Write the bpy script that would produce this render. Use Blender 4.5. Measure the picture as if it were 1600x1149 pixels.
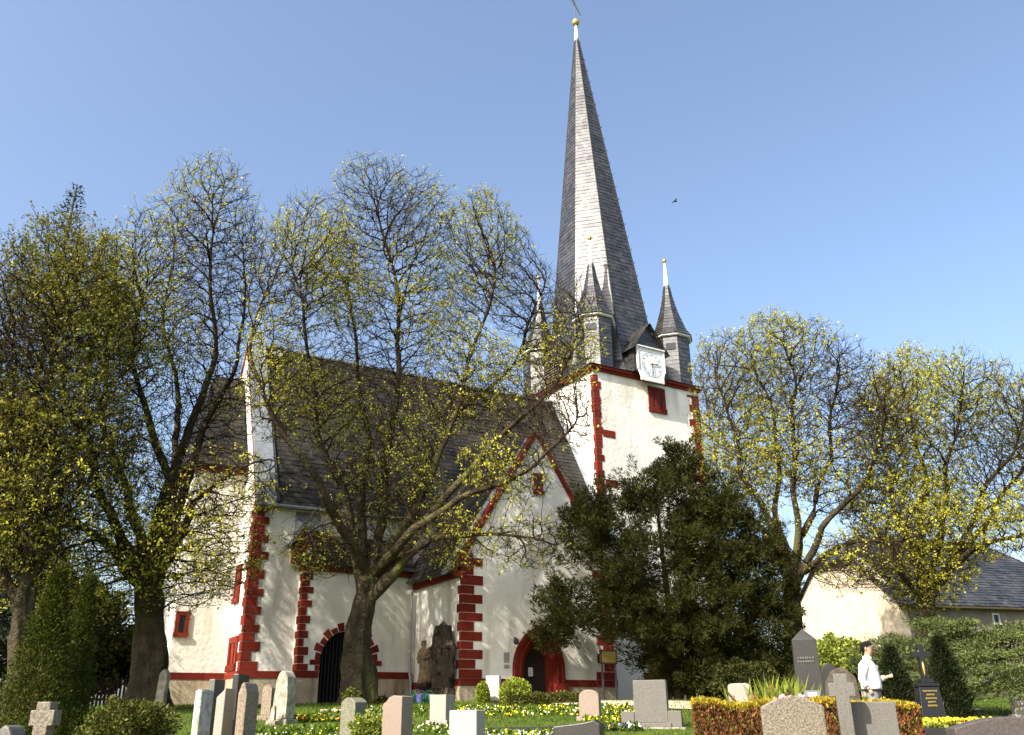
import bpy, bmesh, math, random
import numpy as np
from mathutils import Vector, Matrix

for o in list(bpy.data.objects): bpy.data.objects.remove(o)
scn = bpy.context.scene
COL = scn.collection
rng = np.random.default_rng(11)
random.seed(5)
R_ = math.radians

# ------------------------------------------------------------------ camera
FPX = 1359.5; PITCH = R_(22.042); ROLL = R_(-.665); YAWB = R_(30.652)
EYE = np.array([0., 0., 1.6])
_cp, _sp, _c, _s = math.cos(PITCH), math.sin(PITCH), math.cos(ROLL), math.sin(ROLL)
RC = np.array([[_c, -_s, 0], [_s, _c, 0], [0, 0, 1]]) @ np.array([[1, 0, 0], [0, _sp, -_cp], [0, _cp, _sp]])
cam = bpy.data.cameras.new('camera'); camo = bpy.data.objects.new('camera', cam); COL.objects.link(camo)
cam.sensor_width = 36; cam.lens = 36 * FPX / 1600; cam.clip_start = .1; cam.clip_end = 3000
m = Matrix.Identity(4)
for i in range(3):
    m[i][0] = RC[0][i]; m[i][1] = -RC[1][i]; m[i][2] = -RC[2][i]; m[i][3] = EYE[i]
camo.matrix_world = m
scn.camera = camo

# ------------------------------------------------------------------ light
SUN_AZ = R_(42)          # degrees to the left of straight behind the camera
SUN_EL = R_(40)
sdir = Vector((-math.sin(SUN_AZ) * math.cos(SUN_EL), -math.cos(SUN_AZ) * math.cos(SUN_EL), math.sin(SUN_EL)))
world = bpy.data.worlds.new('World'); scn.world = world; world.use_nodes = True
nt = world.node_tree; bg = nt.nodes['Background']
sky = nt.nodes.new('ShaderNodeTexSky'); sky.sky_type = 'NISHITA'; sky.sun_disc = False
sky.sun_elevation = SUN_EL; sky.sun_rotation = math.atan2(sdir.x, sdir.y)
sky.altitude = 200; sky.air_density = 1.0; sky.dust_density = 4; sky.ozone_density = 1.2
nt.links.new(sky.outputs[0], bg.inputs[0]); bg.inputs[1].default_value = .15
sl = bpy.data.lights.new('sun', 'SUN'); sl.energy = 5.0; sl.angle = R_(.55); sl.color = (1, .95, .86)
slo = bpy.data.objects.new('sun', sl); COL.objects.link(slo)
slo.rotation_euler = (-sdir).to_track_quat('-Z', 'Y').to_euler(); slo.location = (-30, -30, 50)
scn.view_settings.view_transform = 'Standard'; scn.view_settings.look = 'None'
scn.view_settings.gamma = 1; scn.view_settings.use_curve_mapping = False
scn.view_settings.exposure = 1.08
scn.cycles.max_bounces = 6; scn.cycles.diffuse_bounces = 2; scn.cycles.transparent_max_bounces = 8

# ------------------------------------------------------------------ pixel helpers (photo pixels, 1600 wide)
def ray(x, y): return RC.T @ np.array([(x - 800) / FPX, (y - 574.5) / FPX, 1.])
def at(x, y, D):
    d = ray(x, y); return EYE + d * (D / math.hypot(d[0], d[1]))
def gz(x, y):
    t = np.asarray(y, float)
    s = .0665 * t
    over = np.clip(t - 30., 0, None)
    s = np.where(t > 30, 1.995 + .0665 * 4.5 * (1 - np.exp(-over / 4.5)), s)
    return np.where(t < -10, -.665, s)
def foot(x, D):
    """ground point under photo column x at horizontal distance D"""
    p = at(x, 1100, D); return np.array([p[0], p[1], float(gz(p[0], p[1]))])
def ztop(x, y, D): return float(at(x, y, D)[2])
def mpp(D): return D * .93 / FPX     # metres per photo pixel near the ground line
T0 = at(719.5, 1085, 36.)

# ------------------------------------------------------------------ tagging
def tag(o, label, cat, group=None, kind=None):
    o['label'] = label; o['category'] = cat
    if group: o['group'] = group
    if kind: o['kind'] = kind
    return o
def empty(name, loc=(0, 0, 0), rz=0, label=None, cat=None, group=None, kind=None):
    o = bpy.data.objects.new(name, None); COL.objects.link(o); o.empty_display_size = .2
    o.location = loc; o.rotation_euler = (0, 0, rz)
    if label: tag(o, label, cat, group, kind)
    return o
def link(name, me, parent=None, loc=None, rot=None, scale=None, stuff=False):
    o = bpy.data.objects.new(name, me); COL.objects.link(o)
    if parent: o.parent = parent
    if loc is not None: o.location = loc
    if rot is not None: o.rotation_euler = rot
    if scale is not None: o.scale = scale
    if stuff: o['kind'] = 'stuff'
    return o

# ------------------------------------------------------------------ mesh builder
class MB:
    def __init__(s): s.v = []; s.f = []; s.r = []
    def add(s, vs, fs, r=None):
        n = len(s.v); s.v.extend([tuple(map(float, p)) for p in vs])
        for f in fs: s.f.append(tuple(n + i for i in f)); s.r.append(random.random() if r is None else r)
    def box(s, x0, x1, y0, y1, z0, z1):
        s.add([(x0,y0,z0),(x1,y0,z0),(x1,y1,z0),(x0,y1,z0),(x0,y0,z1),(x1,y0,z1),(x1,y1,z1),(x0,y1,z1)],
              [(0,3,2,1),(4,5,6,7),(0,1,5,4),(1,2,6,5),(2,3,7,6),(3,0,4,7)])
    def prism(s, poly, fn0, fn1):
        """poly of 2D points; fn maps (a,b) to 3D for both caps"""
        n = len(poly)
        vs = [fn0(*p) for p in poly] + [fn1(*p) for p in poly]
        fs = [tuple(range(n))[::-1], tuple(range(n, 2 * n))] + [(i, (i+1) % n, n + (i+1) % n, n + i) for i in range(n)]
        s.add(vs, fs)
    def xz(s, poly, y0, y1): s.prism(poly, lambda a, b: (a, y0, b), lambda a, b: (a, y1, b))
    def yz(s, poly, x0, x1): s.prism(poly, lambda a, b: (x0, a, b), lambda a, b: (x1, a, b))
    def xy(s, poly, z0, z1): s.prism(poly, lambda a, b: (a, b, z0), lambda a, b: (a, b, z1))
    def ring(s, outer, inner, y0, y1):
        """open band between two polylines of equal length in the xz plane"""
        n = len(outer); vs = []
        for y in (y0, y1):
            vs += [(a, y, b) for a, b in outer] + [(a, y, b) for a, b in inner]
        fs = []
        for i in range(n - 1):
            fs += [(i, i+1, n+i+1, n+i), (2*n+i, 3*n+i, 3*n+i+1, 2*n+i+1), (i, 2*n+i, 2*n+i+1, i+1), (n+i, n+i+1, 3*n+i+1, 3*n+i)]
        fs += [(0, n, 3*n, 2*n), (n-1, 3*n-1, 4*n-1, 2*n-1)]
        s.add(vs, fs)
    def tube(s, pts, rad, k=8, cap=True):
        pts = [Vector(p) for p in pts]; n = len(pts); vs = []; fs = []
        ref = Vector((.31, .17, .93)); 
        for i, p in enumerate(pts):
            d = (pts[min(i+1, n-1)] - pts[max(i-1, 0)]).normalized()
            rf = ref if abs(d.dot(ref.normalized())) < .95 else Vector((1, 0, 0))
            a = d.cross(rf).normalized(); b = d.cross(a)
            r = rad[i] if hasattr(rad, '__len__') else rad
            for j in range(k):
                t = 2 * math.pi * j / k; vs.append(p + a * (r * math.cos(t)) + b * (r * math.sin(t)))
        for i in range(n - 1):
            for j in range(k): fs.append((i*k+j, i*k+(j+1) % k, (i+1)*k+(j+1) % k, (i+1)*k+j))
        if cap: fs += [tuple(range(k))[::-1], tuple(range((n-1)*k, n*k))]
        s.add(vs, fs)
    def lathe(s, prof, k=16, c=(0, 0), ph=0):
        vs = []; fs = []
        for r, z in prof:
            for j in range(k):
                t = 2*math.pi*j/k + ph; vs.append((c[0] + r*math.cos(t), c[1] + r*math.sin(t), z))
        n = len(prof)
        for i in range(n-1):
            for j in range(k): fs.append((i*k+j, i*k+(j+1) % k, (i+1)*k+(j+1) % k, (i+1)*k+j))
        fs += [tuple(range(k))[::-1], tuple(range((n-1)*k, n*k))]
        s.add(vs, fs)
    def mesh(s, name, mat, smooth=False, bevel=0):
        me = bpy.data.meshes.new(name); me.from_pydata(s.v, [], s.f)
        if bevel:
            bm = bmesh.new(); bm.from_mesh(me); bmesh.ops.remove_doubles(bm, verts=bm.verts, dist=1e-5)
            bmesh.ops.bevel(bm, geom=list(bm.edges), offset=bevel, segments=2 if bevel > .008 else 1, affect='EDGES', profile=.6)
            bmesh.ops.recalc_face_normals(bm, faces=bm.faces); bm.to_mesh(me); bm.free()
        else:
            at_ = me.attributes.new('rnd', 'FLOAT', 'FACE'); at_.data.foreach_set('value', np.array(s.r, np.float32))
            bm = bmesh.new(); bm.from_mesh(me); bmesh.ops.recalc_face_normals(bm, faces=bm.faces); bm.to_mesh(me); bm.free()
        if smooth: me.polygons.foreach_set('use_smooth', [True] * len(me.polygons))
        me.materials.append(mat); me.update(); return me
    def build(s, name, mat, parent=None, smooth=False, bevel=0, stuff=False, **k):
        return link(name, s.mesh(name, mat, smooth, bevel), parent, stuff=stuff, **k)

def npmesh(name, V, F, mat, rnd=None, smooth=False):
    """V (n,3), F (m,k) index array, rnd per face"""
    me = bpy.data.meshes.new(name); V = np.asarray(V, np.float32); F = np.asarray(F, np.int32)
    me.vertices.add(len(V)); me.vertices.foreach_set('co', V.ravel())
    k = F.shape[1]; me.loops.add(F.size); me.loops.foreach_set('vertex_index', F.ravel())
    me.polygons.add(len(F)); me.polygons.foreach_set('loop_start', np.arange(0, F.size, k, dtype=np.int32))
    try: me.polygons.foreach_set('loop_total', np.full(len(F), k, np.int32))
    except Exception: pass
    if rnd is not None:
        a = me.attributes.new('rnd', 'FLOAT', 'FACE'); a.data.foreach_set('value', np.asarray(rnd, np.float32))
    if smooth: me.polygons.foreach_set('use_smooth', np.ones(len(F), bool))
    me.update(calc_edges=True); me.materials.append(mat); return me
def npmesh2(name, V, Q, Tr, mat, rq=None, rt=None, smooth=False):
    """quads and tris together"""
    me = bpy.data.meshes.new(name); V = np.asarray(V, np.float32)
    Q = np.asarray(Q, np.int32).reshape(-1, 4); Tr = np.asarray(Tr, np.int32).reshape(-1, 3)
    me.vertices.add(len(V)); me.vertices.foreach_set('co', V.ravel())
    idx = np.concatenate([Q.ravel(), Tr.ravel()]); me.loops.add(len(idx)); me.loops.foreach_set('vertex_index', idx)
    st = np.concatenate([np.arange(len(Q)) * 4, len(Q) * 4 + np.arange(len(Tr)) * 3]).astype(np.int32)
    me.polygons.add(len(st)); me.polygons.foreach_set('loop_start', st)
    if rq is not None:
        a = me.attributes.new('rnd', 'FLOAT', 'FACE'); a.data.foreach_set('value', np.concatenate([rq, rt]).astype(np.float32))
    if smooth: me.polygons.foreach_set('use_smooth', np.ones(len(st), bool))
    me.update(calc_edges=True); me.materials.append(mat); return me

# ------------------------------------------------------------------ materials
def mat(name, col, rough=.8, spec=.3, noise=None, bump=None, rnd=None, trans=0, col2=None, scale=3., detail=6., metal=0, lo=.35, hi=.65, stain=None, objvar=0, wear=None):
    """col/col2: two colours mixed by noise; rnd=(amount) darkens/lightens by the face attribute; bump=(scale,strength)"""
    M = bpy.data.materials.new(name); M.use_nodes = True; t = M.node_tree; N = t.nodes; L = t.links
    b = N['Principled BSDF']; out = N['Material Output']
    b.inputs['Roughness'].default_value = rough; b.inputs['Specular IOR Level'].default_value = spec; b.inputs['Metallic'].default_value = metal
    tc = N.new('ShaderNodeTexCoord')
    src = None
    if col2:
        nz = N.new('ShaderNodeTexNoise'); nz.inputs['Scale'].default_value = scale; nz.inputs['Detail'].default_value = detail; nz.inputs['Roughness'].default_value = .65
        L.new(tc.outputs['Object'], nz.inputs['Vector'])
        rp = N.new('ShaderNodeValToRGB'); rp.color_ramp.elements[0].position = lo; rp.color_ramp.elements[1].position = hi
        rp.color_ramp.elements[0].color = (*col, 1); rp.color_ramp.elements[1].color = (*col2, 1)
        L.new(nz.outputs[0], rp.inputs[0]); src = rp.outputs[0]
    else:
        c = N.new('ShaderNodeRGB'); c.outputs[0].default_value = (*col, 1); src = c.outputs[0]
    if stain:
        sc_, colr, l2, h2 = stain
        nz = N.new('ShaderNodeTexNoise'); nz.inputs['Scale'].default_value = sc_; nz.inputs['Detail'].default_value = 8
        mp = N.new('ShaderNodeMapping'); mp.inputs['Scale'].default_value = (1, 1, .16); L.new(tc.outputs['Object'], mp.inputs[0]); L.new(mp.outputs[0], nz.inputs['Vector'])
        rp = N.new('ShaderNodeValToRGB'); rp.color_ramp.elements[0].position = l2; rp.color_ramp.elements[1].position = h2
        mx = N.new('ShaderNodeMix'); mx.data_type = 'RGBA'; L.new(nz.outputs[0], rp.inputs[0]); L.new(rp.outputs[0], mx.inputs[0]); L.new(src, mx.inputs[6]); mx.inputs[7].default_value = (*colr, 1); src = mx.outputs[2]
    if wear:      # world-space patches so that shared meshes differ
        nz = N.new('ShaderNodeTexNoise'); nz.inputs['Scale'].default_value = wear[0]; nz.inputs['Detail'].default_value = 9; nz.inputs['Roughness'].default_value = .7
        gp = N.new('ShaderNodeNewGeometry'); L.new(gp.outputs['Position'], nz.inputs['Vector']); rp = N.new('ShaderNodeValToRGB'); rp.color_ramp.elements[0].position = wear[2]; rp.color_ramp.elements[1].position = wear[3]
        mx = N.new('ShaderNodeMix'); mx.data_type = 'RGBA'; L.new(nz.outputs[0], rp.inputs[0]); L.new(rp.outputs[0], mx.inputs[0]); L.new(src, mx.inputs[6]); mx.inputs[7].default_value = (*wear[1], 1); src = mx.outputs[2]
    if rnd:
        a = N.new('ShaderNodeAttribute'); a.attribute_name = 'rnd'
        hv = N.new('ShaderNodeHueSaturation'); mr = N.new('ShaderNodeMapRange'); mr.inputs[3].default_value = 1 - rnd; mr.inputs[4].default_value = 1 + rnd
        L.new(a.outputs['Fac'], mr.inputs[0]); L.new(mr.outputs[0], hv.inputs['Value']); L.new(src, hv.inputs['Color'])
        m2 = N.new('ShaderNodeMapRange'); m2.inputs[3].default_value = .5 + rnd * .03; m2.inputs[4].default_value = .5 - rnd * .05
        L.new(a.outputs['Fac'], m2.inputs[0]); L.new(m2.outputs[0], hv.inputs['Hue']); src = hv.outputs[0]
    if objvar:
        oi = N.new('ShaderNodeObjectInfo'); hv = N.new('ShaderNodeHueSaturation'); mr = N.new('ShaderNodeMapRange'); mr.inputs[3].default_value = 1 - objvar; mr.inputs[4].default_value = 1 + objvar
        L.new(oi.outputs['Random'], mr.inputs[0]); L.new(mr.outputs[0], hv.inputs['Value']); L.new(src, hv.inputs['Color']); src = hv.outputs[0]
    L.new(src, b.inputs['Base Color'])
    if bump:
        nz = N.new('ShaderNodeTexNoise'); nz.inputs['Scale'].default_value = bump[0]; nz.inputs['Detail'].default_value = 6
        L.new(tc.outputs['Object'], nz.inputs['Vector'])
        bp = N.new('ShaderNodeBump'); bp.inputs['Strength'].default_value = bump[1]; bp.inputs['Distance'].default_value = bump[2] if len(bump) > 2 else .02
        L.new(nz.outputs[0], bp.inputs['Height']); L.new(bp.outputs[0], b.inputs['Normal'])
    if trans:
        tr = N.new('ShaderNodeBsdfTranslucent'); L.new(src, tr.inputs[0]); mx = N.new('ShaderNodeMixShader'); mx.inputs[0].default_value = trans
        L.new(b.outputs[0], mx.inputs[1]); L.new(tr.outputs[0], mx.inputs[2]); L.new(mx.outputs[0], out.inputs[0])
    return M
M = {}
M['plaster'] = mat('plaster', (.80, .765, .68), .9, .15, col2=(.70, .66, .57), scale=.7, bump=(5, .5, .05), stain=(1.4, (.44, .39, .29), .54, .82))
M['red'] = mat('red_sandstone', (.18, .021, .009), .8, .15, col2=(.12, .013, .007), scale=4, bump=(25, .25, .01), objvar=.24, wear=(3.5, (.13, .030, .020), .52, .75))
M['plinth'] = mat('plinth_render', (.34, .27, .18), .9, .15, col2=(.45, .37, .26), scale=1.6, bump=(14, .5, .03), stain=(2.2, (.14, .10, .06), .5, .75))
M['slate'] = mat('slate', (.018, .017, .016), .36, .9, rnd=.42, bump=(18, .22, .006), col2=(.045, .042, .037), scale=1.1)
M['slate_moss'] = mat('slate_mossy', (.0155, .0145, .0125), .6, .25, rnd=.45, bump=(18, .3, .008), col2=(.036, .031, .022), scale=.55)
M['slate_base'] = mat('slate_underlay', (.035, .034, .034), .8, .2)
M['lead'] = mat('zinc_sheet', (.30, .33, .35), .5, .5, col2=(.20, .22, .24), scale=2, metal=.3)
M['white_metal'] = mat('white_paint', (.78, .78, .74), .5, .4, col2=(.62, .62, .58), scale=6)
M['gold'] = mat('gilded', (.55, .38, .10), .4, .5, metal=.7)
M['iron'] = mat('dark_iron', (.03, .03, .032), .5, .4)
M['dark'] = mat('dark_glass', (.012, .013, .015), .25, .5)
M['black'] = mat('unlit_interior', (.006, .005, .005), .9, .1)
M['darkwood'] = mat('dark_wood', (.030, .022, .016), .7, .25, col2=(.018, .013, .010), scale=8)
M['wood'] = mat('weathered_wood', (.09, .065, .04), .8, .2, col2=(.05, .036, .024), scale=12)
M['louvre'] = mat('louvre_boards', (.42, .36, .24), .8, .2, rnd=.2)
M['bark'] = mat('bark', (.038, .028, .018), .95, .1, col2=(.075, .060, .033), scale=2.2, bump=(9, 1., .12), stain=(1.5, (.085, .09, .022), .52, .72))
M['twig'] = mat('twig', (.034, .025, .015), .95, .05, rnd=.3)
M['leaf'] = mat('young_leaf', (.37, .365, .042), .6, .10, rnd=.48, trans=.35)
M['leaf_dense'] = mat('young_leaf_dense', (.17, .165, .024), .6, .10, rnd=.45, trans=.28)
M['yew'] = mat('yew_needles', (.030, .034, .0070), .6, .08, rnd=.6, trans=.12)
M['thuja'] = mat('thuja_needles', (.046, .058, .007), .6, .08, rnd=.6, trans=.15)
M['cypress'] = mat('cypress_needles', (.015, .021, .006), .65, .10, rnd=.45, trans=.1)
M['juniper'] = mat('juniper_needles', (.085, .108, .032), .6, .10, rnd=.45, trans=.15)
M['spruce'] = mat('spruce_needles', (.030, .045, .026), .65, .10, rnd=.4, trans=.08)
M['shrub'] = mat('shrub_leaf', (.18, .22, .035), .5, .10, rnd=.5, trans=.2)
M['box'] = mat('box_leaf', (.20, .25, .030), .5, .10, rnd=.45, trans=.2)
M['ivy'] = mat('ivy_leaf', (.075, .082, .015), .4, .10, rnd=.5, trans=.15)
M['hedge_brown'] = mat('hedge_brown', (.165, .080, .026), .7, .10, rnd=.65, trans=.15)
M['hedge_top'] = mat('hedge_top', (.34, .26, .025), .6, .10, rnd=.4, trans=.25)
M['grass'] = mat('grass_blade', (.070, .115, .011), .6, .10, rnd=.5, trans=.25)
M['turf'] = mat('turf', (.040, .066, .009), .9, .1, col2=(.075, .10, .016), scale=.9, bump=(30, .6, .03), stain=(.5, (.10, .075, .035), .6, .8))
M['gravel'] = mat('path_gravel', (.46, .38, .28), .95, .1, col2=(.36, .30, .22), scale=8, bump=(60, .6, .01))
M['soil'] = mat('grave_soil', (.085, .055, .032), .95, .1, col2=(.13, .09, .05), scale=6, bump=(25, .9, .03))
M['cream'] = mat('cream_render', (.62, .53, .39), .9, .12, col2=(.55, .46, .33), scale=1.2, bump=(9, .35, .02), stain=(1.0, (.42, .34, .24), .6, .85))
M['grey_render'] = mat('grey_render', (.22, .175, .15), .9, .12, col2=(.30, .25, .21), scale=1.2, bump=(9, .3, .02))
def granite(name, a, b, sc=55, rough=.55, spec=.4):
    return mat(name, a, rough, spec, col2=b, scale=sc, detail=3, lo=.42, hi=.58, bump=(40, .25, .006), wear=(4.5, tuple(c*.55 + d for c, d in zip(a, (.03, .028, .008))), .55, .8))
M['g_white'] = granite('stone_white', (.48, .47, .41), (.28, .275, .235), 9, .8)
M['g_block'] = granite('stone_block', (.36, .345, .29), (.29, .275, .23), 80, .7)
M['g_light'] = granite('stone_light', (.30, .275, .225), (.23, .21, .17), 60)
M['g_grey'] = granite('stone_grey', (.135, .125, .105), (.085, .078, .066), 70)
M['g_dark'] = granite('stone_dark', (.036, .032, .029), (.022, .020, .018), 70, .4)
M['g_pink'] = granite('stone_pink', (.25, .19, .145), (.18, .135, .10), 60)
M['g_brown'] = granite('stone_brown', (.26, .20, .145), (.16, .12, .085), 30, .9)
M['g_speck'] = granite('stone_speckled', (.20, .165, .115), (.075, .062, .045), 45)
M['g_green'] = granite('stone_greenish', (.17, .165, .11), (.11, .105, .07), 30, .8)
M['g_old'] = granite('stone_weathered', (.36, .33, .25), (.20, .175, .125), 5, .95)
M['g_boulder'] = granite('stone_boulder', (.075, .058, .042), (.045, .034, .025), 12, .9)
M['g_reddark'] = granite('stone_reddish_dark', (.085, .068, .062), (.05, .04, .037), 70)
M['g_black'] = mat('stone_black', (.014, .014, .015), .18, .55)
M['sandstone'] = mat('old_sandstone', (.36, .27, .16), .9, .15, col2=(.15, .105, .06), scale=5, bump=(14, .9, .04))
M['darkstone'] = mat('blackened_sandstone', (.055, .043, .030), .9, .15, col2=(.17, .12, .075), scale=3.2, bump=(12, 1., .05), lo=.5, hi=.75)
M['skin'] = mat('skin', (.50, .27, .18), .55, .3)
M['shirt'] = mat('white_cotton', (.80, .79, .82), .85, .15, bump=(12, .35, .02))
M['trousers'] = mat('grey_cloth', (.20, .19, .185), .9, .15, bump=(16, .3, .02))
M['hair'] = mat('black_hair', (.010, .008, .007), .9, .08, bump=(60, .8, .01))
M['pink_bag'] = mat('dark_strap', (.05, .012, .03), .7, .2)
for n_, c_ in dict(fl_yellow=(.80, .62, .02), fl_white=(.80, .80, .72), fl_orange=(.78, .30, .02), fl_purple=(.10, .04, .22), fl_red=(.55, .06, .08), fl_pink=(.70, .35, .45), can_green=(.01, .16, .05), pail=(.35, .37, .38), blue_plastic=(.10, .12, .28), paper=(.78, .77, .74), plaque=(.30, .30, .27), yellow_board=(.13, .095, .02), print_ink=(.14, .14, .16), blue_print=(.40, .45, .62)).items():
    M[n_] = mat(n_, c_, .6, .25, rnd=.25 if n_[:2] == 'fl' else None, trans=.2 if n_[:2] == 'fl' else 0)

# ================================================================== GROUND
def sheet(name, xs, ys, dz, material, label, cat, kind='structure', jitter=0, clipf=None):
    X, Y = np.meshgrid(xs, ys); Z = gz(X, Y) + dz
    if jitter: Z = Z + jitter * (np.sin(X * 1.7 + np.sin(Y * .9) * 2) * np.sin(Y * 1.3 + 1) * .5 + np.sin(X * .43 + 2) * np.sin(Y * .37) * .5) * (np.abs(X) < 80)
    V = np.stack([X.ravel(), Y.ravel(), Z.ravel()], 1); nx = len(xs)
    i = np.arange(len(ys) - 1)[:, None] * nx + np.arange(nx - 1)[None]; i = i.ravel()
    F = np.stack([i, i + 1, i + nx + 1, i + nx], 1)
    o = link(name, npmesh(name, V, F, material, smooth=True)); tag(o, label, cat, kind=kind); return o
gx = np.concatenate([np.linspace(-900, -50, 12), np.linspace(-45, 45, 121), np.linspace(50, 900, 12)])
gy = np.concatenate([np.linspace(-300, -12, 8), np.linspace(-10, 60, 95), np.linspace(65, 1200, 14)])
sheet('ground', gx, gy, 0, M['turf'], 'grassy churchyard ground sloping up to the church', 'ground', jitter=.03)

def strip(name, pts, w, dz, material, label, cat, th=0):
    """a ribbon laid on the ground along pts"""
    vs = []; fs = []; P = []
    for i in range(len(pts) - 1):
        for t in np.linspace(0, 1, 12, endpoint=(i == len(pts) - 2)): P.append(np.array(pts[i]) * (1 - t) + np.array(pts[i+1]) * t)
    for i, p in enumerate(P):
        d = P[min(i+1, len(P)-1)] - P[max(i-1, 0)]; d = d / np.linalg.norm(d); n = np.array([-d[1], d[0]])
        for s in np.linspace(-.5, .5, 5):
            q = p + n * s * w * (1 + .06 * math.sin(i * .9 + s * 3)); vs.append((q[0], q[1], float(gz(*q)) + dz))
    for i in range(len(P) - 1):
        for j in range(4): fs.append((i*5+j, i*5+j+1, i*5+6+j, i*5+5+j))
    mb = MB(); mb.add(vs, fs); o = mb.build(name, material, smooth=True); tag(o, label, cat, kind='structure'); return o
a_ = foot(905, 33.5)[:2]; b_ = foot(1010, 30.2)[:2]; c_ = foot(1180, 29.0)[:2]; d_ = foot(1500, 30)[:2]; d2 = foot(850, 35.0)[:2]
strip('path', [d2, a_, b_, c_, d_], 4.2, .05, M['gravel'], 'pale gravel path leading to the red church portal', 'path')

# ================================================================== CHURCH
church = empty('church', T0, YAWB, 'white plastered village church with red quoins, slate roofs and tall slender spire', 'church')
GZ = -.6
def cbox(mb, *a): mb.box(*a)
_cube = MB(); _cube.box(0, 1, 0, 1, 0, 1)
cube_red = {}
def block(name, parent, x0, x1, y0, y1, z0, z1, material='red'):
    """a piece that shares one bevelled unit mesh"""
    key = material
    if key not in cube_red:
        cube_red[key] = _cube.mesh('dressed_block', M[material], bevel=.02)
    return link(name, cube_red[key], parent, (x0, y0, z0), None, (x1 - x0, y1 - y0, z1 - z0))
def quoins(parent, x, y, sx, sy, z0, z1, pitch=.36, lo=(.85, .5), hi=(.36, .62), joint=.022, pr=.022, rnd=.06):
    """alternating corner stones; sx, sy: direction into the building along x and y"""
    z = z0; k = 0
    while z < z1 - .1:
        h = min(pitch * random.uniform(.88, 1.12), z1 - z)
        a = lo[k % 2] + random.uniform(-rnd, rnd); b = hi[k % 2] + random.uniform(-rnd, rnd)
        xa, xb = sorted((x - sx * pr, x + sx * a)); ya, yb = sorted((y - sy * pr, y + sy * b))
        block('quoin', parent, xa, xb, ya, yb, z, z + h - joint); z += h; k += 1
def band_x(parent, x0, x1, y, z0, z1, L=1.15, out=.07, back=.2, name='band_stone'):
    n = max(1, round((x1 - x0) / L)); w = (x1 - x0) / n
    for i in range(n): block(name, parent, x0 + i*w + .004, x0 + (i+1)*w - .008, y - out, y + back, z0, z1)
def band_y(parent, y0, y1, x, z0, z1, L=1.1, out=.07, back=.2, sgn=-1, name='band_stone'):
    n = max(1, round((y1 - y0) / L)); w = (y1 - y0) / n
    for i in range(n):
        xa, xb = sorted((x + sgn * out, x - sgn * back)); block(name, parent, xa, xb, y0 + i*w + .004, y0 + (i+1)*w - .008, z0, z1)

def slate_quad(mb, A, B, C, D, course=.27, wid=.33, lift=.022):
    A, B, C, D = map(Vector, (A, B, C, D))
    nrm = (B - A).cross(D - A)
    if nrm.length < 1e-9: nrm = (C - B).cross(D - A)
    nrm.normalize()
    Lh = ((D - A).length + (C - B).length) / 2; rows = max(1, int(round(Lh / course)))
    for r in range(rows):
        t0, t1 = r / rows, min(1, (r + 1.25) / rows)
        l0, r0, l1, r1 = A.lerp(D, t0), B.lerp(C, t0), A.lerp(D, t1), B.lerp(C, t1)
        w = (r0 - l0).length
        if w < .02: continue
        n = max(1, int(round(w / wid))); off = (.5 if r % 2 else 0) + random.uniform(-.1, .1)
        cuts = [0.] + [max(0, min(1, (i + off) / n + random.uniform(-.12, .12) / n)) for i in range(0 if off > 0.05 else 1, n)] + [1.]
        cuts = sorted(c for c in cuts)
        for c0, c1 in zip(cuts[:-1], cuts[1:]):
            if c1 - c0 < .08 / n: continue
            g = .004 / max(w, .05); a, b = c0 + g, c1 - g
            dn = (l0 - l1).normalized() * random.uniform(-.008, .02)
            lf = lift * random.uniform(.7, 1.6)
            p0, p1 = l0.lerp(r0, a) + dn, l0.lerp(r0, b) + dn; q0, q1 = l1.lerp(r1, a), l1.lerp(r1, b)
            rr = random.random()
            mb.add([p0 + nrm*lf, p1 + nrm*lf, q1 + nrm*.003, q0 + nrm*.003, p0, p1], [(0, 1, 2, 3), (4, 5, 1, 0)], rr)

def arch(cx, w, spring, apex, n=10, zb=GZ):
    """pointed arch polyline left foot -> right foot (w = half width)"""
    h = apex - spring; c = (h*h - w*w) / (2*w); r = w + c; th = math.atan2(h, c)
    pts = [(cx - w, zb)]
    for i in range(n + 1):
        t = th * i / n; pts.append((cx + c - r * math.cos(t), spring + r * math.sin(t)))
    for i in range(n - 1, -1, -1):
        t = th * i / n; pts.append((cx - c + r * math.cos(t), spring + r * math.sin(t)))
    pts.append((cx + w, zb)); return pts

# ---- transept
TW = 7.45; TE = 5.1; TA = 11.0; PT = .58
tw = MB(); op = arch(3.57, .99, .95, 2.37)
tw.xz([(0, GZ)] + op + [(TW, GZ), (TW, TE), (TW/2, TA), (0, TE)], 0, .55)
tw.box(0, .5, .551, 6.2, GZ, TE); tw.box(TW - .5, TW, .551, 6.2, GZ, TE)
tw_o = tw.build('transept_wall', M['plaster'], church)
quoins(tw_o, 0, 0, 1, 1, PT + .012, TE + .35, lo=(.98, .58), hi=(.14, .34)); quoins(tw_o, TW, 0, -1, 1, PT + .012, TE + .2, lo=(.9, .55), hi=(.3, .5))
for a in ((-.07, 2.3, -.075, .3), (4.9, TW + .07, -.075, .3), (-.07, .3, .301, 4.4)):
    base = MB(); base.box(*a, GZ, PT - .27); base.build('plinth', M['plinth'], church)
band_x(tw_o, -.09, 2.33, 0, PT - .27, PT, out=.10); band_x(tw_o, 4.85, TW + .09, 0, PT - .27, PT, out=.10); band_y(tw_o, .22, 4.4, 0, PT - .27, PT, out=.10)
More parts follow.
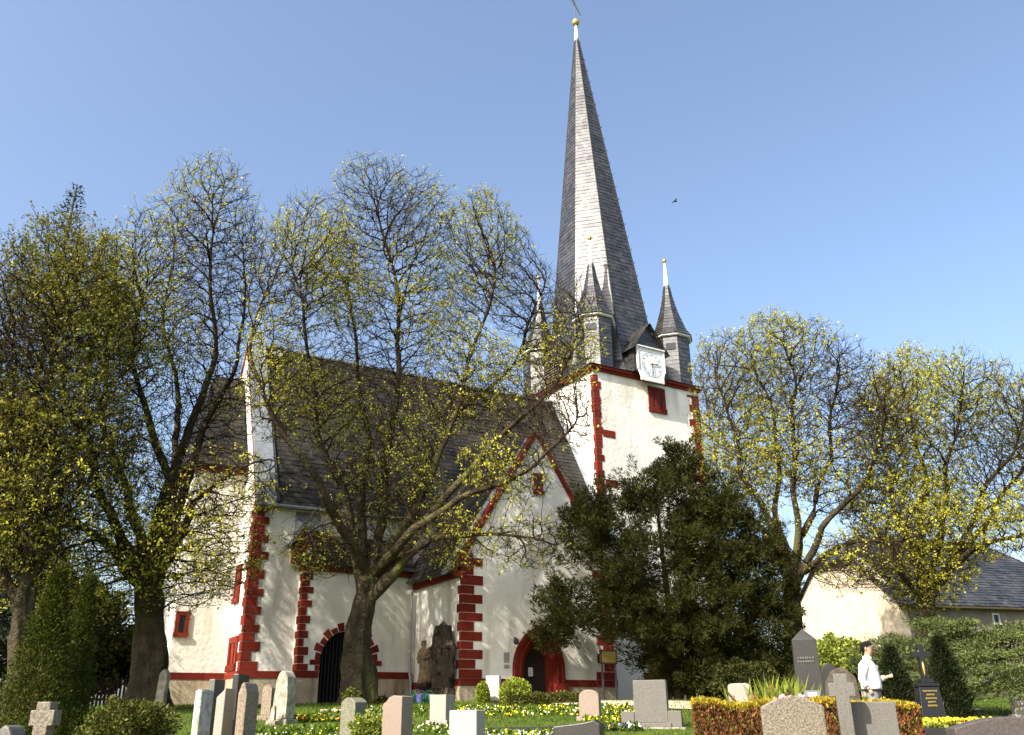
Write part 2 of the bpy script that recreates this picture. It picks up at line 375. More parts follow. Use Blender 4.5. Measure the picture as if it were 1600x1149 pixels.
# gable coping
slope = math.hypot(TW/2, TA - TE)
for sgn in (-1, 1):
    ang = math.atan2(TA - TE, TW/2); n = 8
    for i in range(n):
        L = (slope + .35) / n; m0 = MB(); m0.box(.004, L - .012, -.1, .34, -.03, .17)
        o = m0.build('coping_stone', M['red'], tw_o, bevel=.012)
        s0 = -.35 + i * L
        px_ = (0 if sgn < 0 else TW) + (-sgn) * s0 * math.cos(ang); o.location = (px_, 0, TE + .05 + s0 * math.sin(ang))
        o.rotation_euler = (0, -ang, 0) if sgn < 0 else (0, 0, 0)
        if sgn > 0: o.rotation_euler = (0, -(math.pi - ang), 0); o.scale = (1, 1, -1)
# roof of transept
tr = MB(); tr.xz([(-.38, TE - .3), (TW/2, TA - .05), (TW + .38, TE - .3), (TW/2, TA - .4)], .35, 7.6); tr.build('roof_core', M['slate_base'], church)
sm = MB(); slate_quad(sm, (-.45, 7.6, TE - .36), (-.45, .33, TE - .36), (TW/2, .33, TA + .04), (TW/2, 7.6, TA + .04))
slate_quad(sm, (TW + .45, .33, TE - .36), (TW + .45, 7.6, TE - .36), (TW/2, 7.6, TA + .04), (TW/2, .33, TA + .04))
sm.build('slates', M['slate_moss'], church, stuff=True)
mbz = MB(); 
for sg in (-1, 1):   # zinc verge strip beside the coping
    e = [(TW/2 + sg * (TW/2 + .5), TE - .4), (TW/2, TA + .13), (TW/2, TA + .06), (TW/2 + sg * (TW/2 + .5), TE - .47)]
    mbz.xz(e, .345, .95)
mbz.build('verge_flashing', M['lead'], church)
band_y(tw_o, -.05, 4.5, 0, TE - .62, TE - .38, out=.16, name='cornice_stone')
# gable slit window
def framed_window(parent, x0, x1, z0, z1, y, fr=.12, lights=1, head=False, frame_mat='red', name='window', arched=False, mull=None):
    """window on a wall that faces -y"""
    w = MB(); w.box(x0 + fr*.5, x1 - fr*.5, y - .012, y + .05, z0 + fr*.5, z1 - fr*.5); p = w.build(name, M['dark'], parent)
    f = MB(); d0, d1 = y - .075, y + .06
    f.box(x0, x0 + fr, d0, d1, z0 + fr + .004, z1 - fr - .004); f.box(x1 - fr, x1, d0, d1, z0 + fr + .004, z1 - fr - .004)
    f.box(x0, x1, d0, d1, z1 - fr, z1)
    for k in range(1, lights):
        xm = x0 + (x1 - x0) * k / lights; mw = mull or fr*.35; f.box(xm - mw, xm + mw, d0 + .012, d1, z0 + fr + .004, z1 - fr - .004)
    f.build('frame', M[frame_mat], p)
    s_ = MB(); s_.box(x0 - .03, x1 + .03, y - .12, y + .06, z0, z0 + fr); s_.build('sill', M[frame_mat], p)
    return p
framed_window(church, 3.52, 3.98, 8.3, 9.25, 0, .13)
# portal
rings = [(1.23, 2.66, -.16), (1.10, 2.50, -.10), (.98, 2.36, -.13), (.87, 2.26, -.02), (.76, 2.14, .08), (.63, 2.01, .2)]
portal = None
for i in range(5):
    rm = MB(); o_ = arch(3.57, rings[i][0], .95, rings[i][1]); in_ = arch(3.57, rings[i+1][0] + .003, .95, rings[i+1][1] + .003)
    rm.ring(o_, in_, rings[i][2], .45)
    o = rm.build('portal' if i == 0 else 'archivolt', M['red'], church if i == 0 else portal)
    if i == 0: portal = o
for sg in (-1, 1):
    f = MB(); cx = 3.57
    xs = sorted((cx + sg * .66, cx + sg * 1.42)); f.xz([(xs[0], GZ), (xs[1], GZ), (xs[1] - (.12 if sg > 0 else 0), .42), (xs[0] + (.12 if sg < 0 else 0), .42)], -.26, -.17); f.build('jamb_foot', M['red'], portal, bevel=.015)
door = MB(); door.box(2.9, 4.24, .47, .50, GZ, 2.1); door_o = door.build('door', M['darkwood'], church)
for i in range(8):
    p = MB(); p.box(2.93 + i*.16, 2.93 + i*.16 + .15, .445, .468, -.28, 2.05); p.build('plank', M['darkwood'], door_o)
st = MB(); st.box(2.7, 4.45, -.45, .44, GZ, -.17); st.build('door_step', M['g_old'], church, bevel=.02)

# ---- nave
NX0, NX1, NY, NR, NZE, NZR = -7.25, 11.5, 5.2, 10.0, 8.0, 17.0; NB = 2*NR - NY
PN = 1.0
nw = MB(); nw.box(NX0, NX1, NY, NY + .6, GZ, NZE + .1); nw.box(NX0 + .6, NX1, NB - .6, NB, GZ, NZE)
nave_o = nw.build('nave_wall', M['plaster'], church)
ew = MB(); ew.yz([(NY, GZ), (NB, GZ), (NB, NZE), (NR, NZR + .1), (NY, NZE)], NX0 - .003, NX0 + .6); end_o = ew.build('gable_wall', M['plaster'], church)
ww = MB(); ww.yz([(NY + .01, 6), (NB - .01, 6), (NB - .01, NZE), (NR, NZR - .15), (NY + .01, NZE)], NX1 - .5, NX1 - .1); ww.build('west_gable_wall', M['plaster'], church)
quoins(nave_o, NX0 - .003, NY, 1, 1, PN + .012, NZE - .32, lo=(.68, .40), hi=(.35, .6))
for a in ((NX0 - .09, -5.5, NY - .075, NY + .3), (NX0 - .09, NX0 + .2, NY + .301, 7.4)):
    pb = MB(); pb.box(*a, GZ, PN - .27); pb.build('plinth', M['plinth'], church)
band_x(nave_o, NX0 - .11, -5.2, NY, PN - .27, PN, out=.10); band_y(end_o, NY + .22, 7.4, NX0, PN - .27, PN, out=.10)
band_x(nave_o, NX0 - .05, -.3, NY, NZE - .3, NZE - .06, out=.14, name='cornice_stone'); band_x(nave_o, 7.6, NX1, NY, NZE - .3, NZE - .06, out=.14, name='cornice_stone')
core = MB(); core.yz([(NY - .3, NZE - .12), (NR, NZR - .05), (NB + .3, NZE - .12), (NR, NZR - .4)], NX0 + .35, NX1 - .06); core.build('roof_core', M['slate_base'], church)
sl_ = MB(); ovy = NY - .38; zz = NZE - .38*(NZR - NZE)/(NR - NY)
slate_quad(sl_, (NX0 + .8, ovy, zz + .45), (NX1 - .02, ovy, zz + .45), (NX1 - .02, NR, NZR + .06), (NX0 + .8, NR, NZR + .06), .27, .36)
sl_.build('slates', M['slate_moss'], church, stuff=True)
bk = MB(); bk.add([(NX0 + .3, NB + .35, NZE - .2), (NX1, NB + .35, NZE - .2), (NX1, NR, NZR + .05), (NX0 + .3, NR, NZR + .05)], [(0, 1, 2, 3)]); bk.build('rear_roof', M['slate'], church)
rd = MB(); rd.box(NX0 + .5, NX1 - .1, NR - .12, NR + .12, NZR, NZR + .12); rd.build('ridge_cap', M['lead'], church, bevel=.03)
# parapet of the near gable, zinc covered
pg = MB(); e = (NZR - NZE) / (NR - NY)
for sg in (-1, 1):
    y0 = NR + sg * (NR - NY + .3); z0 = NZE - .3 * e
    pg.yz([(y0, z0 + .25), (NR, NZR + .25), (NR, NZR + .62), (y0, z0 + .62)], NX0 - .06, NX0 + .78)
pg.build('gable_parapet', M['lead'], church)
pr_ = MB(); 
for sg in (-1, 1):
    y0 = NR + sg * (NR - NY + .25); z0 = NZE - .25 * e
    for i in range(9):
        t0, t1 = i / 9 + .003, (i + 1) / 9 - .003
        ya, yb = y0 + (NR - y0) * t0, y0 + (NR - y0) * t1; za, zb = z0 + (NZR - z0) * t0, z0 + (NZR - z0) * t1
        q = MB(); q.yz([(ya, za - .25), (yb, zb - .25), (yb, zb + .22), (ya, za + .22)], NX0 - .035, NX0 + .1); q.build('coping_stone', M['red'], end_o)
g_ = MB(); g_.tube([(NX0 + .86, ovy, zz + .6), (NX0 + .86, NR, NZR + .2)], .05, 6); g_.build('lightning_cable', M['iron'], church)
# gutter + verge by the tower
gt = MB(); gt.tube([(NX0 + .3, ovy - .03, zz + .42), (-.4, ovy - .03, zz + .42)], .075, 8); gt.build('gutter', M['lead'], church)
vf = MB(); vf.yz([(ovy, zz + .5), (NR, NZR + .1), (NR, NZR + .2), (ovy, zz + .6)], NX1 - .32, NX1 + .0); vf.build('verge_flashing', M['lead'], church)
# little roof hatch close to the ridge, pair of roof hooks
def on_roof(x, t): return Vector((x, ovy + (NR - ovy) * t, zz + .45 + (NZR + .06 - zz - .45) * t))
hp = on_roof(-6.0, .93)
hb = MB(); hb.box(-.32, .32, -.34, .3, -.1, .42); h = hb.build('roof_hatch', M['wood'], church); h.location = hp
hb = MB(); hb.box(-.26, -.04, -.36, -.345, .02, .34); hb.box(.04, .26, -.36, -.345, .02, .34); hb.build('pane', M['white_metal'], h)
hb = MB(); hb.box(-.38, .38, -.42, .32, .425, .47); hb.build('hatch_lid', M['slate_base'], h)
for dx in (0, .22):
    hk = MB(); p = on_roof(6.0 + dx, .5); hk.tube([p + Vector((0, -.02, .05)), p + Vector((0, -.3, .1)), p + Vector((0, -.33, -.3))], .035, 6); hk.build('roof_hook', M['white_metal'], church)
# gable-end windows (wall faces -x)
def framed_window_x(parent, y0, y1, z0, z1, x, fr=.14, lights=2):
    w = MB(); w.box(x - .012, x + .05, y0 + fr*.5, y1 - fr*.5, z0 + fr*.5, z1 - fr*.5); p = w.build('window', M['dark'], parent)
    f = MB(); a, b = x - .075, x + .06
    f.box(a, b, y0, y0 + fr, z0 + fr + .004, z1 - fr - .004); f.box(a, b, y1 - fr, y1, z0 + fr + .004, z1 - fr - .004); f.box(a, b, y0, y1, z1 - fr, z1)
    for k in range(1, lights):
        ym = y0 + (y1 - y0) * k / lights; f.box(a + .012, b, ym - fr*.8, ym + fr*.8, z0 + fr + .004, z1 - fr - .004)
    f.build('frame', M['red'], p); s_ = MB(); s_.box(x - .12, x + .06, y0 - .03, y1 + .03, z0, z0 + fr); s_.build('sill', M['red'], p); return p
framed_window_x(church, 5.8, 7.2, 1.02, 2.4, NX0, .26)
framed_window_x(church, 6.4, 7.3, 3.8, 5.4, NX0, .2)

# ---- annex in the corner between nave and transept
AX0, AY, AZ = -5.15, 4.5, 5.0
rarch = [(-4.2, GZ)] + [(-3.05 - 1.15*math.cos(math.pi*i/16), 1.42 + 1.2*math.sin(math.pi*i/16)) for i in range(17)] + [(-1.9, GZ)]
an = MB(); an.xz([(AX0, GZ)] + rarch + [(-.003, GZ), (-.003, AZ), (AX0, AZ)], AY, AY + .5); an.box(AX0, AX0 + .4, AY + .501, NY - .003, GZ, AZ)
an_o = an.build('annex_wall', M['plaster'], church)
dk = MB(); dk.box(-4.3, -1.8, AY + .52, AY + .56, GZ, 2.9); dk_o = dk.build('gate_dark_backing', M['black'], church)  # near-black sheet behind the bars paints the darkness of the unlit interior
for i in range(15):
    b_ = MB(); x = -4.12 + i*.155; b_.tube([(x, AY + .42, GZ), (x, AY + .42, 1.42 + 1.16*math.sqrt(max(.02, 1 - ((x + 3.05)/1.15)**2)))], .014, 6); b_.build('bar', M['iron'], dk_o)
for i in range(13):     # voussoirs of the round arch
    t0 = math.pi * i / 13 + .02; t1 = math.pi * (i + 1) / 13 - .02; r0 = 1.16; r1 = 1.50 if i % 2 else 1.38
    P_ = lambda r, t: (-3.05 - r*math.cos(t), 1.42 + (r + .05)*math.sin(t))
    v = MB(); v.xz([P_(r0, t0), P_(r0, t1), P_(r1, t1), P_(r1, t0)], AY - .03, AY + .3); v.build('voussoir', M['red'], an_o)
for sx, cx in ((-1, -4.2), (1, -1.9)):
    for k, w in enumerate((.2, .42)):
        xs = sorted((cx - sx*.004, cx + sx*w)); block('jamb_stone', an_o, xs[0], xs[1], AY - .03, AY + .3, 1.02 + k*.22, 1.22 + k*.22)
quoins(an_o, AX0, AY, 1, 1, PN + .012, AZ - .05, pitch=.31, lo=(.42, .26), hi=(.5, .34))
for a in ((AX0 - .07, -4.22), (-1.88, -.1)):
    pb = MB(); pb.box(*a, AY - .075, AY + .3, GZ, PN - .27); pb.build('plinth', M['plinth'], church)
band_x(an_o, AX0 - .1, -4.24, AY, PN - .27, PN, out=.10); band_x(an_o, -1.86, -.1, AY, PN - .27, PN, out=.10)
band_x(an_o, AX0 - .1, -.1, AY, AZ, AZ + .24, out=.14, name='cornice_stone')
la = MB(); slate_quad(la, (AX0 - .25, AY - .25, AZ + .22), (-.1, AY - .25, AZ + .22), (-.1, NY, AZ + 1.7), (AX0 - .25, NY, AZ + 1.7)); la.build('slates', M['slate_moss'], church, stuff=True)
lc = MB(); lc.yz([(AY - .22, AZ + .2), (NY + .1, AZ + 1.75), (NY + .1, AZ + .2)], AX0 - .2, -.1); lc.build('roof_core', M['slate_base'], church)
# gabled buttress at the annex corner
bu = MB(); bu.box(AX0 - .42, AX0 + .2, AY + .08, NY - .002, AZ + .25, 6.2); bu_o = bu.build('buttress', M['plaster'], church)
z = AZ + .26; k = 0
while z < 6.1:
    block('quoin', bu_o, AX0 - .44, AX0 + .22 - (.16 if k % 2 else 0), AY + .06, NY - .1, z, z + .3); z += .32; k += 1
gb = MB(); gb.xz([(AX0 - .5, 6.2), (AX0 + .28, 6.2), (AX0 - .11, 6.92)], AY + .03, NY + .1); gb.build('gablet', M['red'], church)
gb = MB()
for sg in (-1, 1): gb.xz([(AX0 - .11 + sg*.5, 6.14), (AX0 - .11, 7.02), (AX0 - .11, 6.93), (AX0 - .11 + sg*.5, 6.03)], AY - .04, NY + .1)
gb.build('gablet_flashing', M['lead'], church)
wz = MB(); wz.yz([(AY + .1, 6.7), (NY, 7.6), (NY, 6.7)], AX0 - .35, AX0 + .75); wz.build('weathering', M['lead'], church)
# drainpipe in the corner
dp = MB(); dp.tube([(-.22, AY - .14, TE - .7), (-.22, AY - .14, .9), (-.2, AY - .26, .6), (-.2, AY - .26, -.3)], .055, 8); dp.build('drainpipe', M['lead'], church)

# ---- chancel (polygonal)
CY, CZ = 7.4, 9.75
CXE = -9.6
ch = MB(); ch.box(CXE, NX0 - .004, CY, 2*NR - CY, GZ, CZ); ch_o = ch.build('chancel_wall', M['plaster'], church)
c2 = MB(); c2.box(CXE - .09, NX0 - .1, CY - .09, 2*NR - CY, GZ, PN - .27); c2.build('plinth', M['plinth'], church)
band_x(ch_o, CXE - .11, NX0 - .1, CY, PN - .27, PN, L=.9, out=.11); band_y(ch_o, CY + .22, 2*NR - CY, CXE, PN - .27, PN, L=.9, out=.11)
band_x(ch_o, CXE - .15, NX0 - .06, CY, CZ - .27, CZ + .02, out=.14, name='cornice_stone'); band_y(ch_o, CY + .22, 2*NR - CY, CXE, CZ - .27, CZ + .02, out=.14, name='cornice_stone')
O = [(NX0 - .07, CY - .3), (CXE - .3, CY - .3), (CXE - .3, 2*NR - CY + .3), (NX0 - .07, 2*NR - CY + .3)]; hub = (CXE + .9, NR, 15.0); hub2 = (NX0 - .07, NR, 15.0); zc = CZ - .03
rm = MB(); P3 = [(x, y, zc) for x, y in O]
rm.add(P3 + [hub, hub2], [(0, 1, 4, 5), (1, 2, 4), (2, 3, 5, 4), (0, 1, 2, 3)]); rm.build('roof_core', M['slate_base'], church)
cs = MB(); up = Vector((0, 0, .05))
for A_, B_, C_, D_ in ((1, 0, hub2, hub), (2, 1, hub, hub)): slate_quad(cs, Vector(P3[A_]) + up, Vector(P3[B_]) + up, Vector(C_) + up, Vector(D_) + up)
cs.build('slates', M['slate_moss'], church, stuff=True)
framed_window(church, -9.55, -9.0, 2.4, 3.42, CY, .15)

# ---- tower
TX0, TX1, TY0, TY1, TZ = 11.5, 19.5, 6.0, 14.0, 17.75
tb = MB(); tb.box(TX0, TX1, TY0, TY1, GZ, TZ + .1); tow = tb.build('tower_wall', M['plaster'], church)
quoins(tow, TX0, TY0, 1, 1, 9.0, TZ - .12, pitch=.44, lo=(.46, .37), hi=(.2, .28), rnd=.06); quoins(tow, TX1, TY0, -1, 1, 0, TZ - .12, pitch=.44, lo=(.85, .5), hi=(.3, .42), rnd=.1)
for zq in (13.9, 11.0): block('quoin', tow, TX0 + .5, TX0 + 1.35, TY0 - .024, TY0 + .1, zq, zq + .42)
cx0 = MB(); cx0.box(TX0 - .14, TX1 + .14, TY0 - .14, TY1 + .14, TZ + .1, TZ + .24); cor = cx0.build('cornice', M['red'], church, bevel=.03)
cx0 = MB(); cx0.box(TX0 - .24, TX1 + .24, TY0 - .24, TY1 + .24, TZ + .242, TZ + .42); cx0.build('upper_cornice', M['red'], church, bevel=.04)
wb = framed_window(church, 15.5, 16.78, 15.98, 17.6, TY0, .30, 2, mull=.17)
for xm in (15.885, 16.395):
    hd = MB(); w_ = .085
    hd.xz([(xm - w_, 17.34), (xm - w_, 17.12)] + [(xm - w_*math.cos(math.pi*i/8), 17.12 + w_*1.4*math.sin(math.pi*i/8)) for i in range(1, 8)] + [(xm + w_, 17.12), (xm + w_, 17.34)], TY0 - .06, TY0 + .05)
    hd.build('arched_head', M['red'], wb)
wd = framed_window(church, 15.2, 16.6, .2, 2.6, TY0, .22, 2)
# spire
SC = (15.5, 10.0); ZB, ZT = TZ + .42, 46.7
def spire_pt(k, z, R0=3.58, R1=.17, dz=0):
    t = (z - ZB) / (ZT - ZB); r = (R0 + (R1 - R0) * t) / math.cos(math.pi / 8); a = math.pi/8 + k * math.pi/4
    s = t * -1.05
    return Vector((SC[0] + s + r * math.cos(a), SC[1] + r * math.sin(a) + dz, z))
ss = MB(); sc_ = MB(); NZS = 10
for k in range(8):
    for i in range(NZS):
        za, zb = ZB + (ZT - ZB) * i / NZS, ZB + (ZT - ZB) * (i + 1) / NZS
        A_, B_, C_, D_ = spire_pt(k, za), spire_pt(k+1, za), spire_pt(k+1, zb), spire_pt(k, zb)
        slate_quad(ss, A_, B_, C_, D_, .30, .34, .024)
        q = [spire_pt(k, za, 3.56, .15), spire_pt(k+1, za, 3.56, .15), spire_pt(k+1, zb, 3.56, .15), spire_pt(k, zb, 3.56, .15)]; sc_.add(q, [(0, 1, 2, 3)])
for k in range(8):      # flared foot of the spire
    def ft_(kk, r, z): a = math.pi/8 + kk*math.pi/4; rr = r/math.cos(math.pi/8); return Vector((SC[0] + rr*math.cos(a), SC[1] + rr*math.sin(a), z))
    for (ra, za), (rb, zb) in (((4.3, ZB + .03), (3.75, ZB + .95)), ((3.75, ZB + .95), (3.33, ZB + 2.6))):
        slate_quad(ss, ft_(k, ra, za), ft_(k+1, ra, za), ft_(k+1, rb, zb), ft_(k, rb, zb), .28, .34, .024); sc_.add([ft_(k, ra - .02, za), ft_(k+1, ra - .02, za), ft_(k+1, rb - .02, zb), ft_(k, rb - .02, zb)], [(0, 1, 2, 3)])
sc_.build('spire', M['slate_base'], church); ss.build('slates', M['slate'], church, stuff=True)
for k in range(8):
    h_ = MB(); h_.tube([spire_pt(k, z) for z in np.linspace(ZB, ZT, 8)], .045, 5); h_.build('hip_flashing', M['slate_base'], church)
# climbing hooks up one edge of the spire
for z in np.linspace(24, 45, 22):
    p = spire_pt(7, z); h_ = MB(); d = Vector((.9, -.25, 0)); h_.tube([p, p + d*.14, p + d*.16 + Vector((0, 0, .12))], .022, 5); h_.build('climbing_hook', M['iron'], church)
# corner decks + roof triangles behind turrets
dk = MB(); dk.box(TX0 - .3, TX1 + .3, TY0 - .3, TY1 + .3, TZ + .421, TZ + .45); dk.build('tower_deck', M['slate_base'], church)
# finial
ax = SC[0] - 1.05
fn = MB(); fn.lathe([(.2, ZT - .1), (.17, ZT + .5), (.10, ZT + 1.35), (.07, ZT + 1.6)], 12, (ax, SC[1])); fin = fn.build('finial', M['white_metal'], church, smooth=True)
fn = MB(); fn.lathe([(.03, ZT + 1.52), (.2, ZT + 1.58), (.29, ZT + 1.75), (.29, ZT + 1.92), (.2, ZT + 2.08), (.03, ZT + 2.14)], 16, (ax, SC[1])); fn.build('ball', M['gold'], fin, smooth=True)
fn = MB(); zt = ZT + 2.1; fn.tube([(ax, SC[1], zt), (ax - .12, SC[1], zt + 2.9)], .028, 6); fn.build('rod', M['iron'], fin)
fn = MB(); z2 = zt + 1.55; xx = ax - .06
fn.tube([(xx - .75, SC[1] - .3, z2 + .35), (xx + .9, SC[1] + .45, z2 - .35)], .03, 6); fn.tube([(xx - .1, SC[1], z2 + .42), (xx + .9, SC[1] + .45, z2 - .3)], .025, 6)
fn.add([(xx - .75, SC[1] - .3, z2 + .3), (xx - .15, SC[1] - .02, z2 + .08), (xx - .12, SC[1], z2 + .5), (xx - .65, SC[1] - .26, z2 + .85), (xx - .75, SC[1] - .28, z2 + .3), (xx - .15, SC[1], z2 + .08), (xx - .12, SC[1] + .02, z2 + .5), (xx - .65, SC[1] - .24, z2 + .85)], [(0, 1, 2, 3), (7, 6, 5, 4), (0, 4, 5, 1), (1, 5, 6, 2), (2, 6, 7, 3), (3, 7, 4, 0)])
fn.build('weather_vane', M['gold'], fin)
# turrets
def turret(cx, cy, name):
    R = 1.08; Z0, Z1 = TZ + .43, 21.45; k8 = 1 / math.cos(math.pi/8)
    def pt(k, r, z): a = math.pi/8 + k*math.pi/4; return Vector((cx + r*k8*math.cos(a), cy + r*k8*math.sin(a), z))
    c = MB(); c.lathe([(R*k8 - .02, Z0), (R*k8 - .02, Z1)], 8, (cx, cy), math.pi/8); t = c.build('turret', M['slate_base'], church)
    s_ = MB(); prof = [(1.30, Z1 + .16), (1.0, 22.1), (.76, 22.85), (.5, 23.75), (.31, 24.7), (.19, 25.5)]
    for k in range(8):
        slate_quad(s_, pt(k, R, Z0), pt(k+1, R, Z0), pt(k+1, R, Z1), pt(k, R, Z1), .27, .3)
        for (ra, za), (rb, zb) in zip(prof[:-1], prof[1:]): slate_quad(s_, pt(k, ra, za), pt(k+1, ra, za), pt(k+1, rb, zb), pt(k, rb, zb), .24, .28)
    s_.build('slates', M['slate'], t, stuff=True)
    c = MB(); c.lathe([(r*k8 - .02, z) for r, z in prof], 8, (cx, cy), math.pi/8); c.build('spirelet', M['slate_base'], t)
    c = MB(); c.lathe([(1.18*k8, Z1 + .002), (1.25*k8, Z1 + .06), (1.25*k8, Z1 + .17)], 8, (cx, cy), math.pi/8); c.build('cornice', M['white_metal'], t)
    c = MB(); c.lathe([(.21, 25.45), (.16, 25.7), (.055, 27.3)], 10, (cx, cy)); c.build('finial', M['white_metal'], t, smooth=True)
    c = MB(); c.lathe([(.02, 27.25), (.11, 27.3), (.15, 27.42), (.11, 27.54), (.02, 27.58)], 12, (cx, cy)); c.build('ball', M['gold'], t, smooth=True)
    a = math.pi + math.pi/4    # small shutter opening in the face that looks at the corner
    d = Vector((math.cos(a), math.sin(a), 0)); sd = Vector((-d.y, d.x, 0)); c0 = Vector((cx, cy, 20.75)) + d * (R + .035)
    c = MB(); c.add([c0 + sd*sx*.3 + Vector((0, 0, sz*.22)) + d*dd for dd in (-.03, .02) for sx, sz in ((-1,-1),(1,-1),(1,1),(-1,1))], [(0,1,2,3),(4,5,6,7),(0,1,5,4),(1,2,6,5),(2,3,7,6),(3,0,4,7)]); c.build('shutter', M['dark'], t)
for cx, cy in ((12.45, 6.95), (18.55, 6.95), (12.45, 13.05), (18.55, 13.05)): turret(cx, cy, 'turret')
# clock dormer
DZ = TZ + .43
dm = MB(); dm.xz([(14.22, DZ), (16.46, DZ), (16.46, 19.76), (15.34, 21.28), (14.22, 19.76)], 5.46, 9.5); dmo = dm.build('clock_dormer', M['slate_base'], church)
s_ = MB()
slate_quad(s_, (14.2, 9.4, DZ), (14.2, 5.46, DZ), (14.2, 5.46, 19.76), (14.2, 9.4, 19.76), .25, .3); slate_quad(s_, (16.48, 5.46, DZ), (16.48, 9.4, DZ), (16.48, 9.4, 19.76), (16.48, 5.46, 19.76), .25, .3)
slate_quad(s_, (13.95, 9.4, 19.5), (13.95, 5.16, 19.5), (15.34, 5.16, 21.4), (15.34, 9.4, 21.4), .25, .3); slate_quad(s_, (16.73, 5.16, 19.5), (16.73, 9.4, 19.5), (15.34, 9.4, 21.4), (15.34, 5.16, 21.4), .25, .3)
slate_quad(s_, (14.2, 5.44, 19.78), (16.48, 5.44, 19.78), (15.35, 5.44, 21.32), (15.33, 5.44, 21.32), .2, .28)
s_.build('slates', M['slate'], dmo, stuff=True)
ck = MB(); ck.xz([(14.36, 19.72), (14.36, 18.25), (14.54, 17.8), (14.54, 17.62), (16.26, 17.62), (16.26, 18.0), (16.34, 18.2), (16.34, 19.72)], 5.30, 5.40); clock = ck.build('clock', M['white_metal'], church)
fr = MB(); fr.box(14.3, 16.4, 5.2, 5.46, 19.722, 19.8); fr.box(14.32, 14.38, 5.25, 5.41, 18.3, 19.72); fr.box(16.32, 16.38, 5.25, 5.41, 18.3, 19.72); fr.build('clock_frame', M['white_metal'], clock)
CC = Vector((15.38, 5.295, 18.70))
rg = MB(); n = 40
outer = [(CC.x + .79*math.cos(2*math.pi*i/n), CC.z + .80*math.sin(2*math.pi*i/n)) for i in range(n+1)]; inner = [(CC.x + .775*math.cos(2*math.pi*i/n), CC.z + .775*math.sin(2*math.pi*i/n)) for i in range(n+1)]
rg.ring(outer, inner, 5.288, 5.299); rg.build('dial_ring', M['blue_print'], clock)
for i, s in enumerate(['XII', 'I', 'II', 'III', 'IIII', 'V', 'VI', 'VII', 'VIII', 'IX', 'X', 'XI']):
    cu = bpy.data.curves.new('numeral', 'FONT'); cu.body = s; cu.size = .24; cu.align_x = 'CENTER'; cu.align_y = 'CENTER'; cu.extrude = .004; cu.materials.append(M['blue_print'])
    a = math.pi/2 - i * math.pi/6
    tmp = bpy.data.objects.new('t', cu); me = bpy.data.meshes.new_from_object(tmp); bpy.data.objects.remove(tmp)
    link('numeral', me, clock, (CC.x + .64*math.cos(a), 5.292, CC.z + .64*math.sin(a)), (math.pi/2, -(a - math.pi/2) , 0))
def hand(L, w, a, y):
    h_ = MB(); d = (math.cos(a), math.sin(a)); s = (-d[1], d[0])
    p = lambda l, t: (CC.x + d[0]*l + s[0]*t, CC.z + d[1]*l + s[1]*t)
    h_.xz([p(-.12, w), p(L*.72, w*.8), p(L*.8, w*2.2), p(L, 0), p(L*.8, -w*2.2), p(L*.72, -w*.8), p(-.12, -w)], y, y + .012); h_.build('clock_hand', M['iron'], clock)
hand(.5, .035, R_(8), 5.25); hand(.68, .022, R_(-90), 5.23)
# louvred dormer on the side that looks at the nave
ld = MB(); ld.yz([(9.2, DZ), (10.8, DZ), (10.8, 20.0), (10.0, 21.3), (9.2, 20.0)], 11.3, 14.5); ldo = ld.build('louvre_dormer', M['slate_base'], church)
s_ = MB(); slate_quad(s_, (11.1, 9.0, 19.8), (14.4, 9.0, 19.8), (14.4, 10, 21.42), (11.1, 10, 21.42), .25, .3); slate_quad(s_, (11.1, 11.0, 19.8), (14.4, 11.0, 19.8), (14.4, 10, 21.42), (11.1, 10, 21.42), .25, .3)
slate_quad(s_, (11.3, 9.18, DZ), (14.4, 9.18, DZ), (14.4, 9.18, 20.0), (11.3, 9.18, 20.0), .25, .3); s_.build('slates', M['slate'], ldo, stuff=True)
for i in range(9):
    b_ = MB(); b_.box(0, .12, 9.35, 10.65, 0, .02); o = b_.build('louvre', M['louvre'], ldo); o.location = (11.2, 0, DZ + .25 + i*.17); o.rotation_euler = (0, R_(-40), 0)

# ---- low west annex beside the tower
wa = MB(); wa.box(NX1 - .3, 14.0, 4.9, 5.99, GZ, 5.0); wa_o = wa.build('west_annex_wall', M['plaster'], church)
quoins(wa_o, 14.0, 4.9, -1, 1, .1, 4.9, pitch=.38, lo=(1.0, .7), hi=(.3, .5))
wr = MB(); wr.yz([(4.7, 4.95), (6.0, 6.4), (6.0, 4.95)], NX1 - .5, 14.2); wr.build('west_annex_roof', M['slate_base'], church)
# interior blocker so that no light leaks through

# ================================================================== VEGETATION
from mathutils import noise as NOISE
def unit(a): return a / np.maximum(np.linalg.norm(a, axis=-1, keepdims=True), 1e-9)
def frames(d):
    ref = np.where(np.abs(d[:, 2:3]) < .9, np.array([[.2, .1, .97]]), np.array([[.95, .3, .1]]))
    a = unit(np.cross(d, ref)); return a, np.cross(d, a)
def frusta(P0, P1, D0, D1, r0, r1, k):
    """open tapered tubes, k sides, as verts + quads"""
    n = len(P0); a0, b0 = frames(D0); a1, b1 = frames(D1); t = 2*np.pi*np.arange(k)/k; c, s = np.cos(t), np.sin(t)
    R0 = P0[:, None] + r0[:, None, None] * (a0[:, None]*c[None, :, None] + b0[:, None]*s[None, :, None])
    R1 = P1[:, None] + r1[:, None, None] * (a1[:, None]*c[None, :, None] + b1[:, None]*s[None, :, None])
    V = np.concatenate([R0, R1], 1).reshape(-1, 3)
    i = np.arange(n)[:, None]*2*k; j = np.arange(k)[None]; jn = (j+1) % k
    F = np.stack([i+j, i+jn, i+k+jn, i+k+j], -1).reshape(-1, 4)
    return V, F
